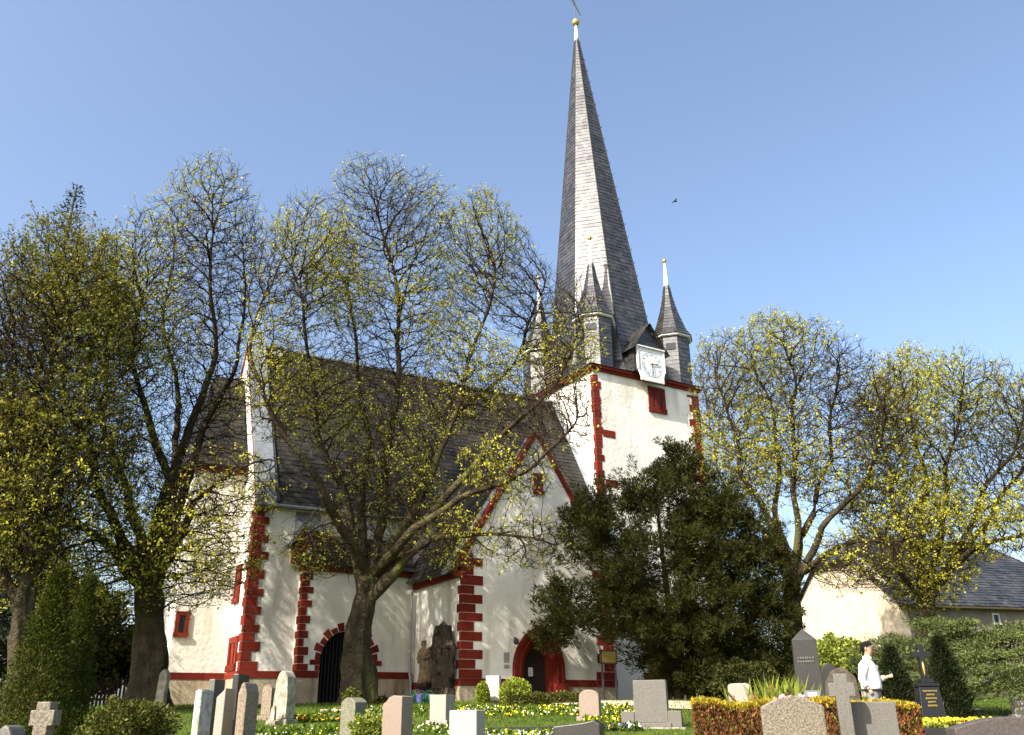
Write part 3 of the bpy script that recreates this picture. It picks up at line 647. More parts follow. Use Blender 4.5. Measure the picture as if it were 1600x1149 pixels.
def leaves_quads(C, D, L, W, up=None):
    """diamond leaves: centre base C, direction D"""
    n = len(C); rv = rng.normal(size=(n, 3)); s = unit(np.cross(D, rv)); nn = np.cross(D, s)
    L = L[:, None]; W = W[:, None]
    V = np.stack([C, C + D*L*.5 + s*W*.5 + nn*L*.06, C + D*L, C + D*L*.5 - s*W*.5 + nn*L*.06], 1).reshape(-1, 3)
    F = np.arange(n*4).reshape(-1, 4); return V, F

def colonize(nodes, parents, att, step=.25, infl=2.4, kill=.26, iters=200, trop=.30, jit=.13, maxn=26000):
    pos = [np.array(p, float) for p in nodes]; par = list(parents); nch = {}
    P = np.array(pos); ctr_ = att.mean(0); att = att - ctr_; P = P - ctr_
    d = np.full(len(att), 1e9); near = np.zeros(len(att), int)
    def upd(start, P):
        nonlocal d, near
        new = P[start:]
        for a in range(0, len(new), 400):
            q = new[a:a+400]; dd = (q*q).sum(1)[None] - 2*(att @ q.T); m_ = dd.argmin(1); v = np.sqrt(np.maximum(dd[np.arange(len(att)), m_] + (att*att).sum(1), 0))
            b = v < d; d[b] = v[b]; near[b] = start + a + m_[b]
    upd(0, P)
    cnt = np.zeros(len(P), int)
    for it in range(iters):
        keep = d > kill; att, d, near = att[keep], d[keep], near[keep]
        if len(att) == 0 or len(P) > maxn: break
        act = d < infl * (3 if it < 12 else 1)
        if not act.any(): break
        vec = unit(att[act] - P[near[act]]); acc = np.zeros((len(P), 3)); np.add.at(acc, near[act], vec)
        idx = np.unique(near[act]); idx = idx[cnt[idx] < 4]
        if len(idx) == 0: break
        pi_ = np.maximum(np.array(par)[idx], 0); inert = unit(P[idx] - P[pi_] + 1e-6)
        dr = unit(acc[idx])*.75 + inert*.55*(cnt[idx] == 0)[:, None] + np.array([0, 0, trop]) + rng.normal(size=(len(idx), 3)) * jit
        new = P[idx] + unit(dr) * step; cnt[idx] += 1
        s = len(P); P = np.concatenate([P, new]); par += idx.tolist(); cnt = np.concatenate([cnt, np.zeros(len(new), int)])
        upd(s, P)
    return P + ctr_, np.array(par)

def px_pt(x, y, D, dd=0):
    return at(x, y, D + dd)
def broadleaf(name, label, D, base, trunk, limbs, blobs, n_att, r_base, seed, leafmat, leaf_p=.5, leaf_size=.10, twigs=1.6, group=None, depth=3.4, tip=.009, per=6, low_leaf=.0):
    """base: photo pixel of the foot; trunk, limbs: polylines in photo pixels (x, y, depth offset); blobs: (x, y, rx, ry, depth offset)"""
    global rng
    rng = np.random.default_rng(seed)
    ft = foot(base, D); root = empty(name, tuple(ft), 0, label, 'tree', group)
    nodes = []; par = []; rfix = {}
    def add_line(pts, start, ra=0, rb=0):
        last = start; tot = sum(np.linalg.norm(b - a) for a, b in zip(pts[:-1], pts[1:])); run = 0; ph = rng.uniform(0, 6.28, 6)
        for q0, q1 in zip(pts[:-1], pts[1:]):
            L = np.linalg.norm(q1 - q0); n = max(1, int(L / .45)); 
            for i in range(1, n + 1):
                p = q0 + (q1 - q0) * i / n + rng.normal(size=3) * .03
                fr_ = (run + L*i/n)/tot
                if ra: p = p + np.array([math.sin(fr_*9 + ph[0]) + .5*math.sin(fr_*21 + ph[1]), math.sin(fr_*8 + ph[2]), .4*math.sin(fr_*13 + ph[3])])*.20*min(1, fr_*4)
                nodes.append(p); par.append(last); last = len(nodes) - 1
                if ra: rfix[last] = ra*(1 - fr_)**1.5 + rb
            run += L
        return last
    nodes.append(ft + np.array([0, 0, -.3])); par.append(-1)
    tp = [nodes[0]] + [px_pt(x, y, D, dd) for x, y, dd in trunk]
    add_line(tp, 0); ntr = len(nodes)
    for lb in limbs:
        pts = [px_pt(x, y, D, dd) for x, y, dd in lb]
        # smooth the polyline a bit
        k = ntr - 1 - int(rng.integers(0, max(1, int(ntr*.30))))
        nodes_k = np.array(nodes[k]); Q = [nodes_k] + pts[1:]
        S = [Q[0]]
        for a, b, c in zip(Q[:-2], Q[1:-1], Q[2:]): S += [a*.2 + b*.8 if len(S) > 1 else a*.25 + b*.75, b*.75 + c*.25]
        S.append(Q[-1]); add_line(S, k, r_base*.34, .022)
    A = []
    vol = np.array([b[2]*b[3] for b in blobs], float); cnts = (n_att * vol / vol.sum()).astype(int)
    for (x, y, rx, ry, dd), c in zip(blobs, cnts):
        u = unit(rng.normal(size=(c, 3))) * (rng.random((c, 1)) ** .42)
        s_ = D * 1.02 / FPX * (1.0 + max(0, (1000 - y)) / 2600)
        ctr = px_pt(x, y, D, dd); A.append(ctr + u * np.array([rx*s_, depth, ry*s_*1.12]))
    A = np.concatenate(A)
    P, pr = colonize(nodes, par, A)
    n = len(P)
    # radii by the pipe model
    e = 2.35; acc = np.zeros(n); child = np.zeros(n, int)
    r = np.zeros(n)
    for i in range(n - 1, 0, -1):
        if acc[i] == 0: acc[i] = tip ** e
        acc[pr[i]] += acc[i]; child[pr[i]] += 1
    acc[0] = max(acc[0], acc[1]); r = acc ** (1/e)
    f = r_base / r[1]; big = np.clip(np.log(r / tip) / np.log(r[1] / tip), 0, 1)
    r = np.minimum(r * (1 + (f - 1) * big**3), r_base)
    for i_, v_ in rfix.items(): r[i_] = .35*r[i_]*0 + v_ + .25*min(r[i_], .12)
    # light smoothing
    mean = np.zeros((n, 3)); cc = np.zeros(n); np.add.at(mean, pr[1:], P[1:]); np.add.at(cc, pr[1:], 1)
    ok = (cc > 0) & (np.arange(n) > 0); Ps = P.copy(); Ps[ok] = .5*P[ok] + .25*P[pr[ok]] + .25*mean[ok]/cc[ok, None]; P = Ps
    d = np.zeros((n, 3)); d[1:] = unit(P[1:] - P[pr[1:]]); d[0] = (0, 0, 1)
    dir_ = d.copy()
    # principal child keeps the parent's ring
    main = np.full(n, -1); 
    for i in range(1, n):
        p = pr[i]
        if main[p] < 0 or r[i] > r[main[p]]: main[p] = i
    ism = np.zeros(n, bool); ism[main[main >= 0]] = True
    nd = dir_.copy(); hm = main >= 0; nd[hm] = unit(dir_[hm] + dir_[main[hm]])
    i = np.arange(1, n); p = pr[i]
    D0 = np.where(ism[i][:, None], nd[p], dir_[i]); r0 = np.where(ism[i], r[p], np.minimum(r[i]*1.15, r[p])); D1 = nd[i]
    r0 = np.minimum(r0, r[i]*1.6)
    thick = r[i] > .10
    V, F = [], []; off = 0
    def put(mask, k):
        nonlocal off
        if not mask.any(): return
        v, f_ = frusta(P[p[mask]], P[i[mask]], D0[mask], D1[mask], r0[mask], r[i][mask], k); V.append(v); F.append(f_ + off); off += len(v)
    # trunk: displaced, flared
    put(thick & (i >= ntr), 10)
    link('limbs', npmesh('limbs', np.concatenate(V), np.concatenate(F), M['bark'], smooth=True), root).location = -Vector(ft) if False else (0, 0, 0)
    limbs_o = root.children[-1] if root.children else None
    V, F = [], []; off = 0
    mid = (~thick) & (r[i] > .028); put(mid, 6)
    thin = r[i] <= .028; put(thin, 3)
    # trunk as a fluted tube
    tr_pts = [P[0]]; k = 0
    tidx = [0] + list(range(1, ntr)); TP = P[tidx]; TR = r[tidx].copy()
    K = 40; tv = []; tf = []
    zs = TP[:, 2] - ft[2]
    sub = np.linspace(0, len(TP) - 1, max(60, len(TP) * 7)); 
    lob = rng.uniform(0, 6.28, 6)
    for a in sub:
        i0 = int(min(a, len(TP) - 2)); t = a - i0; c = TP[i0]*(1-t) + TP[i0+1]*t; rr = r_base*(.72 + .28*(1 - a/(len(TP) - 1))); h = c[2] - ft[2]
        fl = 1 + .6 * math.exp(-max(h, 0) / .55)
        for j in range(K):
            th = 2*math.pi*j/K
            w = 1 + .10*math.sin(3*th + lob[0] + h*.5) + .07*math.sin(5*th + lob[1] - h*.8) + .06*math.sin(2*th + lob[2] + h*1.7) + .05*math.sin(7*th + lob[3] + h*2.3) + .12*math.exp(-max(h, 0)/.5)*math.sin(6*th + lob[4])
            w += .10*math.sin(h*3.1 + 2*th + lob[5])*math.exp(-((h - 1.6)/1.2)**2)
            w += .16*NOISE.fractal(Vector((math.cos(th)*1.6 + seed, math.sin(th)*1.6, h*.95)), 1., 2., 4) + .05*abs(math.sin(9*th + 2*NOISE.noise(Vector((math.cos(th)*2, math.sin(th)*2, h)))))
            tv.append((c[0] + rr*fl*w*math.cos(th), c[1] + rr*fl*w*math.sin(th), c[2]))
    ns = len(sub)
    for a in range(ns - 1):
        for j in range(K): tf.append((a*K+j, a*K+(j+1) % K, (a+1)*K+(j+1) % K, (a+1)*K+j))
    tv.append(tuple(TP[-1] + np.array([0, 0, r_base*.5]))); tm = len(tv) - 1
    tf += [((ns-1)*K+j, (ns-1)*K+(j+1) % K, tm) for j in range(K)]
    mbt = MB(); mbt.v = tv; mbt.f = tf; mbt.r = [0.]*len(tf); mbt.build('trunk', M['bark'], root, smooth=True)
    # twigs
    sel = np.where((r < .026) & (np.arange(n) > ntr))[0]
    k = rng.poisson(twigs, len(sel)); src = np.repeat(sel, k)
    m_ = len(src); dv = unit(dir_[src]*.8 + rng.normal(size=(m_, 3))*.55 + np.array([0, 0, .28])); Lt = rng.uniform(.22, .62, m_)
    b0 = P[src]; b1 = b0 + dv*(Lt*.55)[:, None]; dv2 = unit(dv + rng.normal(size=(m_, 3))*.3 + np.array([0, 0, .25])); b2 = b1 + dv2*(Lt*.45)[:, None]
    v, f_ = frusta(b0, b1, dv, dv2, np.full(m_, .0075), np.full(m_, .0055), 3); V.append(v); F.append(f_ + off); off += len(v)
    base_v = off - len(v); ring = base_v + np.arange(m_)[:, None]*6 + 3 + np.arange(3)[None]; tipi = off + np.arange(m_)
    V.append(b2); off += m_
    Tr = np.stack([ring, np.roll(ring, -1, 1), np.repeat(tipi[:, None], 3, 1)], -1).reshape(-1, 3)
    Fc = np.concatenate(F); Vc = np.concatenate(V)
    o = link('twigs', npmesh2('twigs', Vc, Fc, Tr, M['twig'], np.repeat(rng.random(len(Fc)//3 + 1), 3)[:len(Fc)], rng.random(len(Tr))), root, stuff=True)
    # leaves in clumps along the twig ends
    nz = np.sin(b2[:, 0]*.9 + seed) + np.sin(b2[:, 1]*.8 + 2*seed) + np.sin(b2[:, 2]*.85 + b2[:, 0]*.4)
    pleaf = np.clip(leaf_p * (1 + .85*nz), .02, 1)
    if low_leaf: pleaf = np.clip(pleaf + low_leaf * np.clip((ft[2] + 9 - b2[:, 2]) / 6, 0, 1), 0, 1)
    ls = np.where(rng.random(m_) < pleaf)[0]; q = np.repeat(ls, per); nl = len(q)
    tpos = rng.random(nl)[:, None]; C = b1[q]*(1 - tpos) + b2[q]*tpos + rng.normal(size=(nl, 3))*.05
    Dl = unit(dv2[q]*.5 + rng.normal(size=(nl, 3))*.8 + np.array([0, 0, .1])); Ll = leaf_size*rng.uniform(.45, 1.0, nl)*np.where(rng.random(nl) < .15, 1.6, 1.)
    v, f_ = leaves_quads(C, Dl, Ll, Ll*.72)
    o2 = link('leaves', npmesh('leaves', v, f_, leafmat, rnd=rng.random(nl)), root, stuff=True)
    for ch in root.children: ch.location = -Vector(ft)
    print(name, 'nodes', n, 'twigs', m_, 'leaves', nl)
    return root

broadleaf('lime_tree', 'big old tree with bare upswept limbs at the far left of the church', 33.0, 232,
  [(236, 1000, 0), (232, 905, 0)],
  [[(225, 905, 0), (165, 790, -1), (115, 660, -2), (85, 520, -2)], [(228, 900, 0), (195, 780, 1), (165, 640, 2), (170, 500, 2)],
   [(232, 900, 0), (258, 780, 0), (235, 640, -1), (210, 500, -1), (205, 420, -1)], [(238, 890, 0), (278, 740, 0), (318, 600, 0), (333, 450, 0), (340, 320, 0)],
   [(240, 890, 0), (290, 770, 1), (330, 660, 2), (372, 530, 2), (385, 400, 2)], [(228, 930, 0), (150, 835, -2), (60, 785, -3), (-20, 770, -4)],
   [(230, 900, 0), (255, 770, 2), (275, 640, 3), (265, 500, 3), (270, 380, 3)], [(238, 900, 0), (300, 800, -2), (360, 735, -3), (420, 715, -4)]],
  [(335, 400, 62, 130, 0), (372, 420, 35, 95, 2), (290, 440, 60, 115, 1), (232, 500, 62, 130, -1), (165, 520, 60, 120, 1), (100, 570, 70, 120, -2), (330, 610, 60, 90, 1), (225, 690, 90, 90, 0),
   (110, 720, 110, 80, -2), (60, 800, 100, 70, -3), (250, 800, 80, 60, 0), (330, 850, 55, 70, -2), (270, 900, 50, 50, -1), (170, 880, 70, 60, -1), (370, 760, 50, 40, -3), (60, 900, 70, 40, -1)],
  30000, .56, 21, M['leaf'], .26, .095, 1.4, 'bare lime trees around the church', 3.4, low_leaf=.35)
broadleaf('lime_tree', 'big old tree with gnarled trunk in front of the arched church doorway', 34.0, 560,
  [(556, 1010, 0), (566, 950, 0), (575, 905, 0)],
  [[(575, 905, 0), (545, 800, 0), (510, 690, -1), (475, 560, -1), (460, 420, -1)], [(575, 905, 0), (590, 800, 1), (620, 680, 1), (632, 540, 1), (600, 400, 1), (590, 300, 1)],
   [(578, 905, 0), (640, 800, 0), (700, 680, 0), (745, 560, 0), (770, 420, 0)], [(580, 900, 0), (640, 830, -2), (705, 795, -3), (780, 752, -4), (845, 715, -5), (905, 660, -5)],
   [(576, 905, 0), (560, 790, 2), (570, 660, 3), (560, 520, 3), (540, 400, 3)], [(576, 900, 0), (650, 780, 2), (720, 650, 3), (800, 560, 3), (850, 450, 3)],
   [(580, 890, 0), (660, 840, -1), (760, 830, -3), (850, 850, -3)], [(570, 900, 0), (515, 790, -2), (445, 690, -3), (400, 570, -3), (395, 470, -3)],
   [(578, 900, 0), (680, 790, -1), (790, 680, -1), (880, 590, -1), (905, 480, -1)]],
  [(590, 335, 66, 70, 1), (655, 370, 55, 80, 0), (490, 420, 62, 90, -1), (440, 470, 40, 85, -3), (545, 430, 60, 80, 3), (750, 400, 60, 80, 0), (800, 440, 50, 80, 3), (700, 450, 60, 80, 2),
   (845, 500, 40, 80, 3), (895, 530, 38, 80, -1), (620, 520, 90, 80, 1), (430, 600, 40, 70, -3), (520, 620, 70, 70, -1), (640, 650, 80, 60, 0), (730, 600, 80, 70, 1), (820, 620, 70, 60, 0),
   (880, 650, 50, 45, -4), (800, 740, 70, 32, -4), (600, 770, 80, 60, 0), (560, 850, 65, 45, 0), (700, 850, 60, 32, -2), (820, 850, 60, 30, -3), (490, 860, 36, 36, -2)],
  32000, .53, 22, M['leaf'], .28, .095, 1.4, 'bare lime trees around the church', 3.0, low_leaf=.06)
broadleaf('lime_tree', 'bare vase-shaped tree right of the dark yew', 38.0, 1240,
  [(1240, 1000, 0), (1238, 900, 0)],
  [[(1238, 905, 0), (1200, 800, 0), (1150, 700, 0), (1115, 590, 0)], [(1238, 900, 0), (1222, 780, 1), (1200, 650, 1), (1185, 560, 1)], [(1240, 900, 0), (1243, 780, 0), (1245, 650, 0), (1225, 530, 0)],
   [(1242, 900, 0), (1270, 790, 1), (1300, 680, 1), (1315, 580, 1)], [(1242, 900, 0), (1300, 815, -1), (1355, 730, -1), (1395, 640, -1)], [(1242, 890, 0), (1320, 848, -2), (1400, 845, -3), (1450, 835, -3)],
   [(1238, 900, 0), (1190, 830, 2), (1140, 770, 3), (1105, 690, 3)]],
  [(1205, 590, 56, 80, 1), (1260, 590, 56, 70, 0), (1140, 620, 42, 85, 0), (1110, 640, 25, 95, 2), (1315, 620, 50, 65, 1), (1370, 650, 45, 65, -1), (1240, 690, 80, 70, 0), (1160, 740, 50, 70, 1), (1320, 740, 60, 60, 0),
   (1400, 830, 50, 20, -3), (1330, 880, 55, 34, -2), (1190, 850, 30, 40, -1)],
  22000, .40, 23, M['leaf'], .46, .10, 1.6, 'bare lime trees around the church', 3.0)
broadleaf('lime_tree', 'broad bare tree at the right edge in front of the grey roofed house', 40.0, 1448,
  [(1448, 1000, 0), (1446, 910, 0)],
  [[(1446, 910, 0), (1405, 800, 0), (1375, 700, 0), (1360, 620, 0)], [(1446, 910, 0), (1440, 780, 1), (1432, 660, 1), (1415, 590, 1)], [(1446, 905, 0), (1475, 790, 0), (1495, 680, 0), (1500, 610, 0)],
   [(1448, 905, 0), (1510, 840, 0), (1560, 740, 0), (1600, 650, 0)], [(1448, 900, 0), (1530, 860, -2), (1600, 830, -3), (1660, 800, -3)], [(1446, 910, 0), (1390, 850, -2), (1340, 800, -2)], [(1448, 900, 0), (1540, 800, 2), (1620, 720, 2), (1680, 640, 2)]],
  [(1415, 630, 50, 62, 1), (1375, 690, 45, 60, 0), (1495, 640, 50, 62, 0), (1560, 660, 50, 65, 1), (1620, 680, 50, 65, 1), (1450, 730, 80, 65, 0), (1545, 750, 70, 55, 0), (1400, 800, 60, 45, -1), (1470, 840, 60, 50, 0), (1600, 820, 60, 35, -3), (1440, 910, 50, 36, 0), (1370, 890, 40, 30, -1)],
  22000, .40, 24, M['leaf'], .46, .10, 1.6, 'bare lime trees around the church', 3.0)
broadleaf('leafy_tree', 'tree densely set with yellow-green young leaves at the left edge', 30.0, 30,
  [(34, 1000, 0), (40, 920, 0)],
  [[(40, 920, 0), (60, 780, 0), (85, 620, 0), (100, 460, 0)], [(40, 920, 0), (20, 780, 1), (10, 640, 1), (20, 520, 1)], [(40, 920, 0), (90, 800, 0), (140, 680, 1), (160, 540, 1)], [(40, 915, 0), (-40, 800, 0), (-80, 680, 0), (-90, 560, 0)]],
  [(95, 455, 62, 75, 0), (150, 445, 42, 70, 1), (30, 500, 60, 85, 0), (95, 540, 90, 90, 0), (160, 560, 45, 90, 1), (20, 640, 80, 90, 0), (110, 680, 80, 70, 0), (-60, 600, 70, 120, 0), (20, 820, 70, 60, 0)],
  11000, .36, 25, M['leaf_dense'], 1.0, .105, 2.0, None, 2.6, per=6)

# ------------------------------------------------------------------ evergreen plumes
def plume_mesh(name, plumes, matl, parent, n_per_m=70, L=.22, W=.07, droop=.0, spread=.9, stem=True, stem_r=.02):
    """plumes: list of (start, end, radius); feathery sprays around each axis"""
    C, D, LL = [], [], []
    sv, sf, off = [], [], 0
    for a, b, rad in plumes:
        a = np.array(a, float); b = np.array(b, float); ax = b - a; ln = np.linalg.norm(ax); ax = ax / max(ln, 1e-6); n = max(4, int(n_per_m * ln * (rad / .3)))
        t = rng.random(n) ** .8; prof = np.sqrt(np.clip(1 - t**3, .05, 1))
        o_ = rng.normal(size=(n, 3)); o_ = unit(o_ - (o_ @ ax)[:, None]*ax)
        rr = rad * prof * np.sqrt(rng.random(n))
        bend = -droop * (t**2)[:, None] * np.array([0, 0, 1.]) * ln
        C.append(a + ax*(t*ln)[:, None] + o_*rr[:, None] + bend); D.append(unit(ax*.9 + o_*spread + rng.normal(size=(n, 3))*.3 + np.array([0, 0, -droop*.8]))); LL.append(L*rng.uniform(.6, 1.3, n)*(1 - .35*t))
    C = np.concatenate(C); D = np.concatenate(D); LL = np.concatenate(LL)
    V, F = leaves_quads(C, D, LL, LL*(W/L)*rng.uniform(.7, 1.3, len(LL)))
    o = link('foliage' if name is None else name, npmesh('foliage', V, F, matl, rnd=np.clip(rng.normal(.5, .25, len(F)), 0, 1)), parent, stuff=True)
    return len(F)
def stems(parent, lines, matl=None, name='stem'):
    for pts, r0, r1 in lines:
        mb = MB(); n = len(pts); mb.tube(pts, [r0 + (r1 - r0)*i/(n-1) for i in range(n)], 8); o = mb.build(name, matl or M['bark'], parent, smooth=True)
rng = np.random.default_rng(77)
# ---- yew
yD = 36.2; yf = foot(1045, yD); yew = empty('yew_tree', tuple(yf), 0, 'dark dense evergreen yew standing before the church tower', 'tree')
pl = []
yb = [(880, 950, 42, 55, 0, 30), (900, 830, 42, 60, 0, 28), (960, 880, 70, 85, -.5, 60), (940, 790, 45, 50, .6, 22), (1050, 900, 90, 110, -1, 95), (1060, 780, 60, 70, 0, 36), (1060, 725, 24, 42, .3, 14), (1000, 770, 35, 45, .3, 18), (1140, 880, 75, 100, 0, 70), (1130, 780, 40, 50, .6, 22), (1200, 930, 45, 85, .3, 44), (1090, 980, 110, 50, -1, 60), (970, 960, 70, 45, -.6, 40), (1200, 1010, 45, 45, 0, 30), (1130, 1020, 60, 40, 0, 34), (1190, 1055, 50, 32, 0, 26), (1120, 1060, 60, 26, .8, 22), (1030, 1020, 60, 30, .6, 26), (870, 990, 30, 20, 0, 10), (1080, 1050, 60, 28, 0, 30), (1210, 1065, 36, 26, -.4, 20), (1150, 940, 70, 80, -.6, 40), (1180, 860, 40, 50, 0, 22), (1095, 830, 60, 70, -.5, 34)]
s_ = yD*.95/FPX
for x, y, rx, ry, dd, n in yb:
    c = at(x, y, yD + dd); 
    for k in range(n):
        u = unit(rng.normal(size=3)); rr = rng.random()**.33
        p = c + u*rr*np.array([rx*s_*.85, 1.9, ry*s_*.9]); out = unit(u*np.array([1, 1, .35]) + np.array([0, 0, .55]) + rng.normal(size=3)*.25)
        ln = rng.uniform(.7, 1.7); pl.append((p - out*ln*.5, p + out*ln*.5, rng.uniform(.22, .36)))
for x, y, h in ((985, 760, 1.4), (1000, 775, 1.2), (1042, 715, 1.8), (1060, 705, 2.0), (1078, 715, 1.9), (1030, 740, 1.6), (1095, 740, 1.5), (945, 770, 1.2), (905, 790, 1.2), (1110, 760, 1.4), (1020, 770, 1.3), (870, 900, 1.0), (850, 930, .9), (1140, 775, 1.3), (1160, 810, 1.2)):
    for k in range(3):
        p = at(x + rng.normal()*7, y + rng.normal()*10, yD + rng.normal()*.6); d = unit(np.array([rng.normal()*.25, rng.normal()*.25, 1.])); pl.append((p - d*h*.8, p + d*h*.35, .24))
for k in range(150):
    x, y, rx, ry, dd, n = yb[rng.integers(0, len(yb))]; c = at(x, y, yD + dd); u = unit(rng.normal(size=3)*np.array([1, .6, 1])); p = c + u*np.array([rx*s_*.95, 1.7, ry*s_*.95])
    d = unit(u*np.array([1, 1, .4]) + np.array([0, 0, .75]) + rng.normal(size=3)*.2); h = rng.uniform(.8, 1.5); pl.append((p - d*h*.35, p + d*h*.65, rng.uniform(.12, .18)))
print('yew', plume_mesh(None, pl, M['yew'], yew, 188, .23, .046, .22, .8))
for ch in yew.children: ch.location = -Vector(yf)
for x, dx, h in ((1045, -1.6, 6), (1062, -.3, 8.5), (1080, .6, 7.5), (1110, 1.8, 6)):
    b_ = foot(x, yD + rng.normal()*.2) - yf; stems(yew, [([tuple(b_ + np.array([0, 0, -.2])), tuple(b_ + np.array([dx*.25, 0, h*.3])), tuple(b_ + np.array([dx*.7, .1, h*.65])), tuple(b_ + np.array([dx, .2, h]))], .20, .04)], name='trunk')
# ---- spruce behind the trees at the left
def spruce(xp, ytop, D, label, wid=3.6, frac=.75, group=None):
    q_ = at(xp, ytop, D); f = np.array([q_[0], q_[1], float(gz(q_[0], q_[1]))]); H = q_[2] - f[2]; root = empty('spruce_tree', tuple(f), 0, label, 'tree', group); pl = []
    z = H*.12
    while z < H - .3:
        t = 1 - z/H; R = wid*t**.8 + .15; k = int(5 + 5*t); a0 = rng.random()*6.28
        for j in range(k):
            a = a0 + 6.28*j/k + rng.normal()*.15; d = np.array([math.cos(a), math.sin(a), -.12 + .25*(1-t)]); R2 = R*rng.uniform(.75, 1.15)
            s0 = np.array([0, 0, z]); pl.append((s0 + d*R2*.1, s0 + d*R2, .16 + .16*t))
        z += .28 + .35*t
    pl.append((np.array([0, 0, H-1.0]), np.array([0, 0, H]), .12))
    n = plume_mesh(None, pl, M['spruce'], root, 42, .24, .07, .05, 1.0); stems(root, [([(0, 0, -.2), (0, 0, H*.5), (0, 0, H-.2)], .3, .03)], name='trunk'); print('spruce', n)
spruce(122, 283, 40, 'dark pointed spruce rising behind the leafy tree at the left', 4.2)
spruce(45, 368, 41, 'shorter dark spruce behind the leafy tree at the far left edge', 3.4)
# ---- clipped and columnar conifers
def column(xp, x0, x1, ytop, D, label, matl, name='cypress', tips=1, n_=1.0, cat='conifer', L=.16, group=None, top_pow=2.2):
    f = foot(xp, D); H = ztop(xp, ytop, D) - f[2]; R = (x1 - x0)/2*mpp(D); root = empty(name, tuple(f), 0, label, cat, group); pl = []
    n = int(3600*n_*R*H)
    for k in range(max(60, n//6)):
        t = rng.random(); rad = R*np.clip(1 - t**top_pow, .03, 1)*(.78 + .22*math.sin(min(1, t*3)*1.57)); a = rng.random()*6.28; rr = rad*math.sqrt(rng.uniform(.25, 1))
        p = np.array([rr*math.cos(a), rr*math.sin(a), t*H*.97]); d = unit(np.array([math.cos(a)*.35, math.sin(a)*.35, 1.])); ln = rng.uniform(.18, .42)
        pl.append((p - d*ln*.5, p + d*ln*.5, .09))
    n = plume_mesh(None, pl, matl, root, 110, L, L*.28, 0, .8); stems(root, [([(0, 0, -.1), (0, 0, H*.5), (0, 0, H*.85)], R*.14, .01)], name='trunk'); print(name, n, 'R %.2f H %.2f' % (R, H)); return root
column(1404, 1380, 1428, 1012, 22.5, 'dark columnar cypress just right of the man, left of black cross stone', M['cypress'], n_=3.0, L=.10)
column(1485, 1459, 1514, 998, 22.8, 'dark columnar cypress right of the black cross gravestone', M['cypress'], n_=3.0, L=.10)
column(56, -8, 118, 885, 16.5, 'tall green thuja at the lower left corner', M['thuja'], 'thuja', n_=2.4, L=.075, top_pow=1.25)
column(108, 75, 140, 895, 17.2, 'slimmer green thuja tucked behind the tall one at lower left', M['thuja'], 'thuja', n_=2.4, L=.075, top_pow=1.6)
# ---- boxwood
def ball(xp, yc, rpx, D, label, squash=1.0, matl='box', name='boxwood_bush', cat='bush', n=7000, L=.075, rz=None):
    rough = .025 if name == 'boxwood_bush' else .14
    f = foot(xp, D); R = rpx*mpp(D); rz = R*squash; zc = ztop(xp, yc, D) - f[2]; root = empty(name, tuple(f), 0, label, cat)
    u = unit(rng.normal(size=(n, 3))); rr = 1 - .45*rng.random(n)**2; u2 = u.copy(); C = u*rr[:, None]*np.array([R, R, rz]) * (1 + rough*np.sin(u[:, 0:1]*9 + u[:, 2:3]*7 + xp) + rough*np.sin(u[:, 1:2]*5 - u[:, 2:3]*4 + xp*2)) + np.array([0, 0, zc])
    ok = C[:, 2] > 0; C, u = C[ok], u[ok]; D_ = unit(u*.7 + rng.normal(size=C.shape)*.7); LL = L*rng.uniform(.6, 1.3, len(C)); V, F = leaves_quads(C, D_, LL, LL*.6)
    link('foliage', npmesh('foliage', V, F, M[matl], rnd=rng.random(len(F))), root, stuff=True); stems(root, [([(0, 0, -.05), (.03, 0, zc*.6), (0, .02, zc)], .05, .02)]); return root
ball(806, 1086, 25, 31.5, 'round clipped boxwood ball in front of the church portal')
ball(754, 1088, 9.5, 31.9, 'narrow egg-shaped boxwood left of the marble gravestone', 2.1)
ball(1316, 1035, 34, 27, 'mossy green bush between dark obelisk and the man', .95, 'shrub', 'shrub', n=9000, L=.11)
ball(1345, 1040, 26, 28, 'second green bush directly behind the man in white', 1.1, 'shrub', 'shrub', n=6000, L=.11)
ball(1165, 1072, 46, 33, 'dark shrub under the yew beside the pale gravestone', .7, 'yew', 'shrub', n=9000, L=.12)
ball(205, 1144, 58, 15, 'glossy ivy-like bush in the foreground right of the thuja', .72, 'ivy', 'shrub', n=15000, L=.05)
ball(580, 1140, 26, 16.2, 'low bright green shrub between two foreground gravestones', .8, 'shrub', 'shrub', n=3500, L=.06)
ball(548, 1092, 12, 33.0, 'small light green sapling shrub at the foot of the gnarled trunk', 1.2, 'shrub', 'shrub', n=1500, L=.09)
ball(597, 1100, 12, 33.2, 'small dark green bush right of the gnarled trunk', .8, 'yew', 'shrub', n=2200, L=.08)
